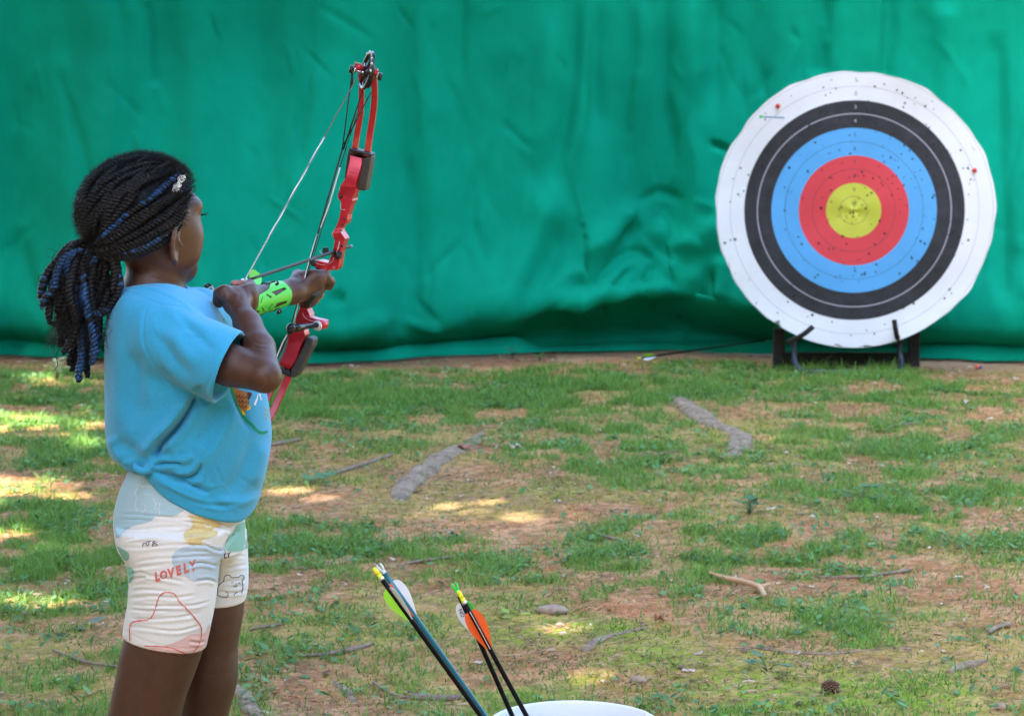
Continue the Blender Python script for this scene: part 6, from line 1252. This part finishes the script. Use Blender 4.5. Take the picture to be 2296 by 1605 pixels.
# ------------------------------------------------------------------ hair
TIE = PX(H_, 395, 655, 4.262)
def onhead(d, off):      # point of the hair cap in direction d from the head centre
    d = d.normalized(); f, r, u = d.dot(F_), d.dot(R_), d.dot(UP); bk = 1.0 + .13 * max(0, -f)
    k = 1 / math.sqrt((f / (.098 * bk)) ** 2 + (r / (.079 if r > 0 else .078)) ** 2 + (u / (.0850 if u > 0 else .10)) ** 2); return HC + F_ * -.006 + d * (k + off)
HCc = HC + F_ * -.006
# cap
nu, nv = 72, 60; V = []; ok = []
for j in range(nv + 1):
    th = math.pi * j / nv
    for i in range(nu):
        ph = 2 * math.pi * i / nu; d = F_ * (math.sin(th) * math.cos(ph)) + R_ * (math.sin(th) * math.sin(ph)) + UP * math.cos(th)
        f, r, u = d.dot(F_), abs(d.dot(R_)), d.dot(UP)
        lim = np.interp(math.degrees(math.atan2(r, f)), [0, 35, 52, 66, 74, 86, 92, 110, 140, 180], [0.60, 0.50, 0.24, -0.16, -0.42, -.46, -0.34, -.60, -.70, -.72])
        e = lim - u; ok.append(e < 0); off = .004 * min(1, max(-1, -e / .18)) - .001 + .0015 * (fbm(np.array([ph * 9]), np.array([th * 9]), 5, 3)[0] - .5) * 2
        V.append(tuple(onhead(d, off if e < .1 else -.012)))
F = []
for j in range(nv):
    for i in range(nu):
        a, b = j * nu + i, j * nu + (i + 1) % nu
        if sum((ok[a], ok[b], ok[a + nu], ok[b + nu])) >= 1: F.append((a, a + nu, b + nu, b))
hair = mk('hair', V, F, M['hair'], person)
def braid(pts, rad, pitch, blue=False, sides=6, taper=True, both=False):
    """two strands twisted round each other"""
    p = np.asarray(pts, float); seg = np.linalg.norm(np.diff(p, axis=0), axis=1); L = np.concatenate([[0], np.cumsum(seg)]); n = max(8, int(L[-1] / .0017)); q = np.stack([np.interp(np.linspace(0, L[-1], n), L, p[:, k]) for k in range(3)], 1)
    T_, N_, B_2 = frames(q); s = np.linspace(0, 1, n); w_ = np.ones(n) if not taper else np.minimum(1, .35 + 2.5 * s) * np.minimum(1, .45 + 5 * (1 - s)); ph0 = random.random() * 6; out = []
    for k in (0, 1):
        a = ph0 + k * math.pi + np.linspace(0, L[-1], n) / pitch * 6.283; c = q + (N_ * np.cos(a)[:, None] + B_2 * np.sin(a)[:, None]) * (rad * .52 * w_)[:, None]; V, F = tube(c, 1.0, sides)
        # scale ring radii
        V = V.reshape(n, sides, 3); V = c[:, None, :] + (V - c[:, None, :]) * (rad * .60 * w_ * (1 + .10 * np.sin(np.arange(n) * 1.9 + k)))[:, None, None]; V = V.reshape(-1, 3)
        if blue and (k == 0 or both):
            nz_ = vn(np.arange(n) * .035 + random.random() * 90, np.full(n, 3.0), 5) > (.36 if both else .58); F1 = [f for f in F if len(f) == 4 and nz_[f[0] // sides]]; F0 = [f for f in F if not (len(f) == 4 and nz_[f[0] // sides])]
            out.append((V, F0, 0)); out.append((V, F1, 1))
        else: out.append((V, F, 0))
    return out
rr_ = random.Random(11); tdir = (TIE - HCc).normalized(); mbh = MB()
def arc_path(d0, lift=.0075, n=26, end=.94):
    pts = []; sag = (d0.cross(tdir)).normalized() if d0.cross(tdir).length > 1e-4 else UP
    for i in range(n + 1):
        t = end * i / n; d = d0.slerp(tdir, t); pts.append(tuple(onhead(d, lift + .002 * math.sin(3.1 * t))))
    return catmull(pts[::2], 3)
starts = []
for a in np.linspace(-62, 96, 23):     # hairline from the far temple over the forehead to the near temple
    aa = R(a); lim = float(np.interp(abs(a), [0, 35, 52, 66, 74, 86, 96], [0.60, 0.54, 0.40, 0.10, -0.20, -.34, -0.38])); h = math.sqrt(max(.05, 1 - lim * lim)); starts.append((F_ * math.cos(aa) * h + R_ * math.sin(aa) * h + UP * lim).normalized())
for a in np.linspace(-60, 80, 13):      # a second row starting on the crown
    aa = R(a); starts.append((F_ * math.cos(aa) * .55 + R_ * math.sin(aa) * .72 + UP * .80).normalized())
for a in (100, 118, 136, -100, -120):
    aa = R(a); starts.append((F_ * math.cos(aa) * .9 + R_ * math.sin(aa) * .9 - UP * .42).normalized())
for k, d0 in enumerate(starts):
    blue = k in (5, 13); jit = d0 + Vector((rr_.uniform(-.04, .04), rr_.uniform(-.04, .04), rr_.uniform(-.04, .04)))
    for V, F, m_ in braid(arc_path(jit.normalized(), .0060 if k < 23 else .0085), .0060 if k < 23 else .0057, .0135, blue): mbh.add(V, F, m_)
# two blue rows seen in the picture: one from the clip to the tie, one over the ear
def hray(x, y, off=.010):
    o = Vector((0, 0, CAMH)); u, v = H_(x, y); d = (P(u, v, 4.3) - o).normalized(); best = None; t = 4.0
    while t < 4.5:
        p = o + d * t; e = (p - HCc); s = onhead(e, off) - HCc
        if e.length < s.length: return p
        t += .002
    return o + d * 4.32
for pl in ([(945, 200), (890, 250), (800, 330), (710, 400), (640, 445), (560, 510), (470, 590), (410, 640)], [(900, 575), (830, 605), (760, 645), (690, 680), (620, 700), (540, 705), (450, 680)]):
    for V, F, m_ in braid(catmull([tuple(hray(*p)) for p in pl], 6), .0060, .0135, True, both=True): mbh.add(V, F, m_)
for pl in ([(555, 310), (520, 370), (480, 440), (440, 520)],):
    for V, F, m_ in braid(catmull([tuple(hray(*p, .012)) for p in pl], 6), .0060, .0135, True): mbh.add(V, F, m_)
for pl in ([(620, 130), (520, 200), (430, 290), (370, 400), (350, 520), (370, 610)], [(740, 110), (620, 190), (520, 290), (450, 400), (400, 520), (390, 610)], [(860, 150), (760, 220), (650, 320), (560, 430), (470, 540), (410, 620)], [(500, 130), (410, 220), (350, 320), (325, 430), (335, 540), (365, 620)], [(400, 215), (345, 290), (315, 390), (312, 490), (340, 590)],
           [(960, 330), (880, 380), (790, 440), (700, 500), (600, 570), (500, 630), (420, 655)], [(960, 420), (900, 450), (800, 510), (700, 570), (600, 620), (500, 660)], [(940, 480), (880, 530), (800, 570), (700, 620), (600, 660), (500, 680)], [(800, 130), (690, 220), (590, 330), (500, 450), (430, 560)], [(680, 330), (610, 400), (540, 470), (470, 550)]):
    for V, F, m_ in braid(catmull([tuple(hray(*p, .009 + rr_.uniform(-.001, .002))) for p in pl], 5), .0062, .0140, False): mbh.add(V, F, m_)
tw_ = mbh.build('twist', [M['hair'], M['hairb']], hair)
# fuzz
def strands(n, gen, r0):
    Vs = []; Fs = []; b = 0
    for k in range(n):
        pts = gen(k); m = len(pts); p = np.array([tuple(x) for x in pts]); T_, N_, B2 = frames(p)
        for i in range(m):
            rr = r0 * (1 - .75 * i / (m - 1))
            for a in (0, 2.094, 4.189): Vs.append(p[i] + (N_[i] * math.cos(a) + B2[i] * math.sin(a)) * rr)
        for i in range(m - 1):
            for q in range(3): Fs.append((b + 3 * i + q, b + 3 * i + (q + 1) % 3, b + 3 * i + 3 + (q + 1) % 3, b + 3 * i + 3 + q))
        b += 3 * m
    return np.array(Vs), np.array(Fs)
def fz(k):
    while True:
        d = Vector((rr_.gauss(0, 1), rr_.gauss(0, 1), rr_.gauss(0, 1) + .5)).normalized(); f, r, u = d.dot(F_), abs(d.dot(R_)), d.dot(UP)
        if u > np.interp(math.degrees(math.atan2(r, f)), [0, 35, 52, 66, 74, 86, 92, 110, 140, 180], [0.66, 0.58, 0.38, 0.06, -0.20, -.25, -0.1, -.4, -.5, -.5]): break
    p = onhead(d, .012 if k % 4 else .006); L = rr_.uniform(.004, .011) if k % 4 else rr_.uniform(.008, .020); t = Vector((rr_.gauss(0, 1), rr_.gauss(0, 1), rr_.gauss(0, 1))); t = (t - d * t.dot(d)).normalized(); c = rr_.uniform(.6, 2.2); s = d.cross(t)
    return [p + d * (L * i / 4) + (t * math.sin(c * i) + s * (math.cos(c * i) - 1)) * L * .22 for i in range(5)]
V, F = strands(13000, fz, .00026); mk('fuzz', V, F, M['hair'], hair)
# ponytail: twists hanging from the tie
pony = mk('ponytail', *ball(TIE, (.024, .022, .022), 16, 12), M['hair'], person); mb = MB(); rr_ = random.Random(5)
ends = [(95, 1035, 1), (120, 1150, 1), (165, 1165, 0), (190, 1290, 1), (215, 1330, 0), (240, 1400, 0), (265, 1440, 0), (295, 1500, 1), (325, 1440, 0), (355, 1475, 1), (385, 1400, 1), (400, 1330, 1), (250, 1200, 0), (300, 1250, 0), (345, 1300, 0), (390, 1190, 0), (430, 1150, 0), (150, 1000, 0), (205, 1080, 0), (275, 1060, 0), (470, 1090, 0), (340, 1100, 0), (130, 900, 1), (180, 1210, 0), (320, 1180, 0), (360, 1380, 0), (225, 1250, 1), (420, 1240, 0), (260, 1340, 0), (370, 1230, 1)]
for k, (x, y, bl) in enumerate(ends):
    yo = rr_.uniform(-.045, .030); Ye = TIE.y + yo; dx = x - 395; sp_ = rr_.uniform(-14, 14)
    p0 = TIE + Vector((0, yo * .2, .0)); p1 = PX(H_, 395 + dx * .42 + sp_, 655 + (y - 655) * .08 - (20 if dx < -120 else 0), TIE.y + yo * .6 - .005); p2 = PX(H_, 395 + dx * .86 + sp_, 655 + (y - 655) * .42, Ye - .008); p3 = PX(H_, x + 10 * (dx < 0) + sp_ * .6, 655 + (y - 655) * .78, Ye); p4 = PX(H_, x, y - 12, Ye)
    jj_ = lambda a: Vector((rr_.gauss(0, a), rr_.gauss(0, a), rr_.gauss(0, a * .6))); cl_ = rr_.uniform(-1, 1)
    p1 += jj_(.005); p2 += jj_(.007); p3 += jj_(.006); p5 = p4 + Vector((.010 * cl_, -.004, .004 * abs(cl_)))
    for V, F, m_ in braid(catmull([tuple(p) for p in (p0, p1, p2, p3, p4, p5)], 8), .0070 if k % 3 else .0078, .0145, bool(bl), both=(k in (7, 10))): mb.add(V, F, m_)
loops = [([(400, 660), (410, 720), (385, 800), (370, 860), (385, 930), (370, 940)], 1), ([(300, 950), (320, 1020), (380, 1075), (440, 1085), (490, 1040), (540, 960), (560, 870), (548, 845)], 1), ([(430, 690), (500, 740), (520, 820), (515, 900), (500, 970)], 0), ([(330, 690), (260, 720), (230, 800), (260, 900), (300, 950)], 1),
         ([(450, 700), (470, 800), (440, 920), (400, 1000), (360, 1080)], 0), ([(420, 700), (440, 780), (410, 900), (430, 1000), (400, 1090)], 0), ([(310, 690), (220, 740), (170, 830), (150, 930), (90, 1000), (70, 1060)], 1), ([(480, 710), (540, 780), (530, 880), (470, 980), (420, 1120), (400, 1200)], 0), ([(290, 720), (210, 850), (200, 960), (160, 1080)], 0)]
for pl, bl in loops:
    Yl = TIE.y - .030 + rr_.uniform(-.01, .01)
    for V, F, m_ in braid(catmull([tuple(PX(H_, x, y, Yl)) for x, y in pl], 8), .0068, .0140, bool(bl), both=bool(bl) and rr_.random() < .6): mb.add(V, F, m_)
mb.build('twist', [M['hair'], M['hairb']], pony)
def cur(k):
    x = rr_.uniform(150, 480); y = rr_.uniform(700, 1250); dirx = -1 if x < 330 else rr_.choice((-1, 1)); Yc_ = TIE.y - .03 + rr_.uniform(-.03, .05); p = []; L = rr_.uniform(60, 170); c = rr_.uniform(.5, 1.0); ph = rr_.uniform(0, 6)
    for i in range(14): t = i / 13; p.append(PX(H_, x + dirx * L * .45 * t + 13 * math.sin(ph + 9 * t * c), y + L * .9 * t * (1 if k % 4 else -.35) + 11 * math.cos(ph + 9 * t * c), Yc_))
    return p
V, F = strands(800, cur, .00050); mk('loose_curls', V, F, M['hair'], pony)
mb = MB()
for pl in ([(300, 690), (230, 735), (180, 760), (150, 800), (120, 850), (60, 850), (55, 880), (90, 910)], [(230, 780), (190, 740), (165, 745), (150, 790), (165, 820)], [(170, 900), (110, 950), (85, 960), (90, 1000)], [(185, 1300), (160, 1340), (170, 1400), (150, 1440)], [(400, 1200), (450, 1225), (490, 1225)]):
    V, F = tube(catmull([tuple(PX(H_, x, y, TIE.y - .02)) for x, y in pl], 8), .0006, 4); mb.add(V, F)
mb.build('curl', [M['hair']], pony)
mb = MB()
for k in range(5):
    a = k * .35; V, F = tube(catmull([tuple(TIE + Vector((.004 + .004 * (k - 2), 0, .002 * (k - 2))) + (Vector((.25, 0, .97)) * math.cos(t) + Vector((0, 1, 0)) * math.sin(t)) * .026) for t in np.linspace(0, 6.283, 16)], 3), .0030, 6); mb.add(V, F)
mb.build('hair_tie', [mat('tie_cloth', (.008, .008, .010), .8)], person)
# beaded clip
mb = MB(); rc = random.Random(3); base = [hray(x, y, .0165) for x, y in [(945, 240), (930, 265), (912, 295), (893, 325)]]; bp_ = catmull([tuple(b) for b in base], 6)
for k in range(190):
    t = rc.random() * (len(bp_) - 1); i = int(t); p = Vector(bp_[i]).lerp(Vector(bp_[min(i + 1, len(bp_) - 1)]), t - i); V, F = ball(p + Vector((rc.uniform(-.0055, .0055), rc.uniform(-.004, .002), rc.uniform(-.003, .003))), rc.uniform(.0008, .0013), 6, 4); mb.add(V, F, 0 if rc.random() < .7 else 1)
mb.build('hair_clip', [mat('pearl_bead', (.85, .83, .75), .25), M['steelb']], person)
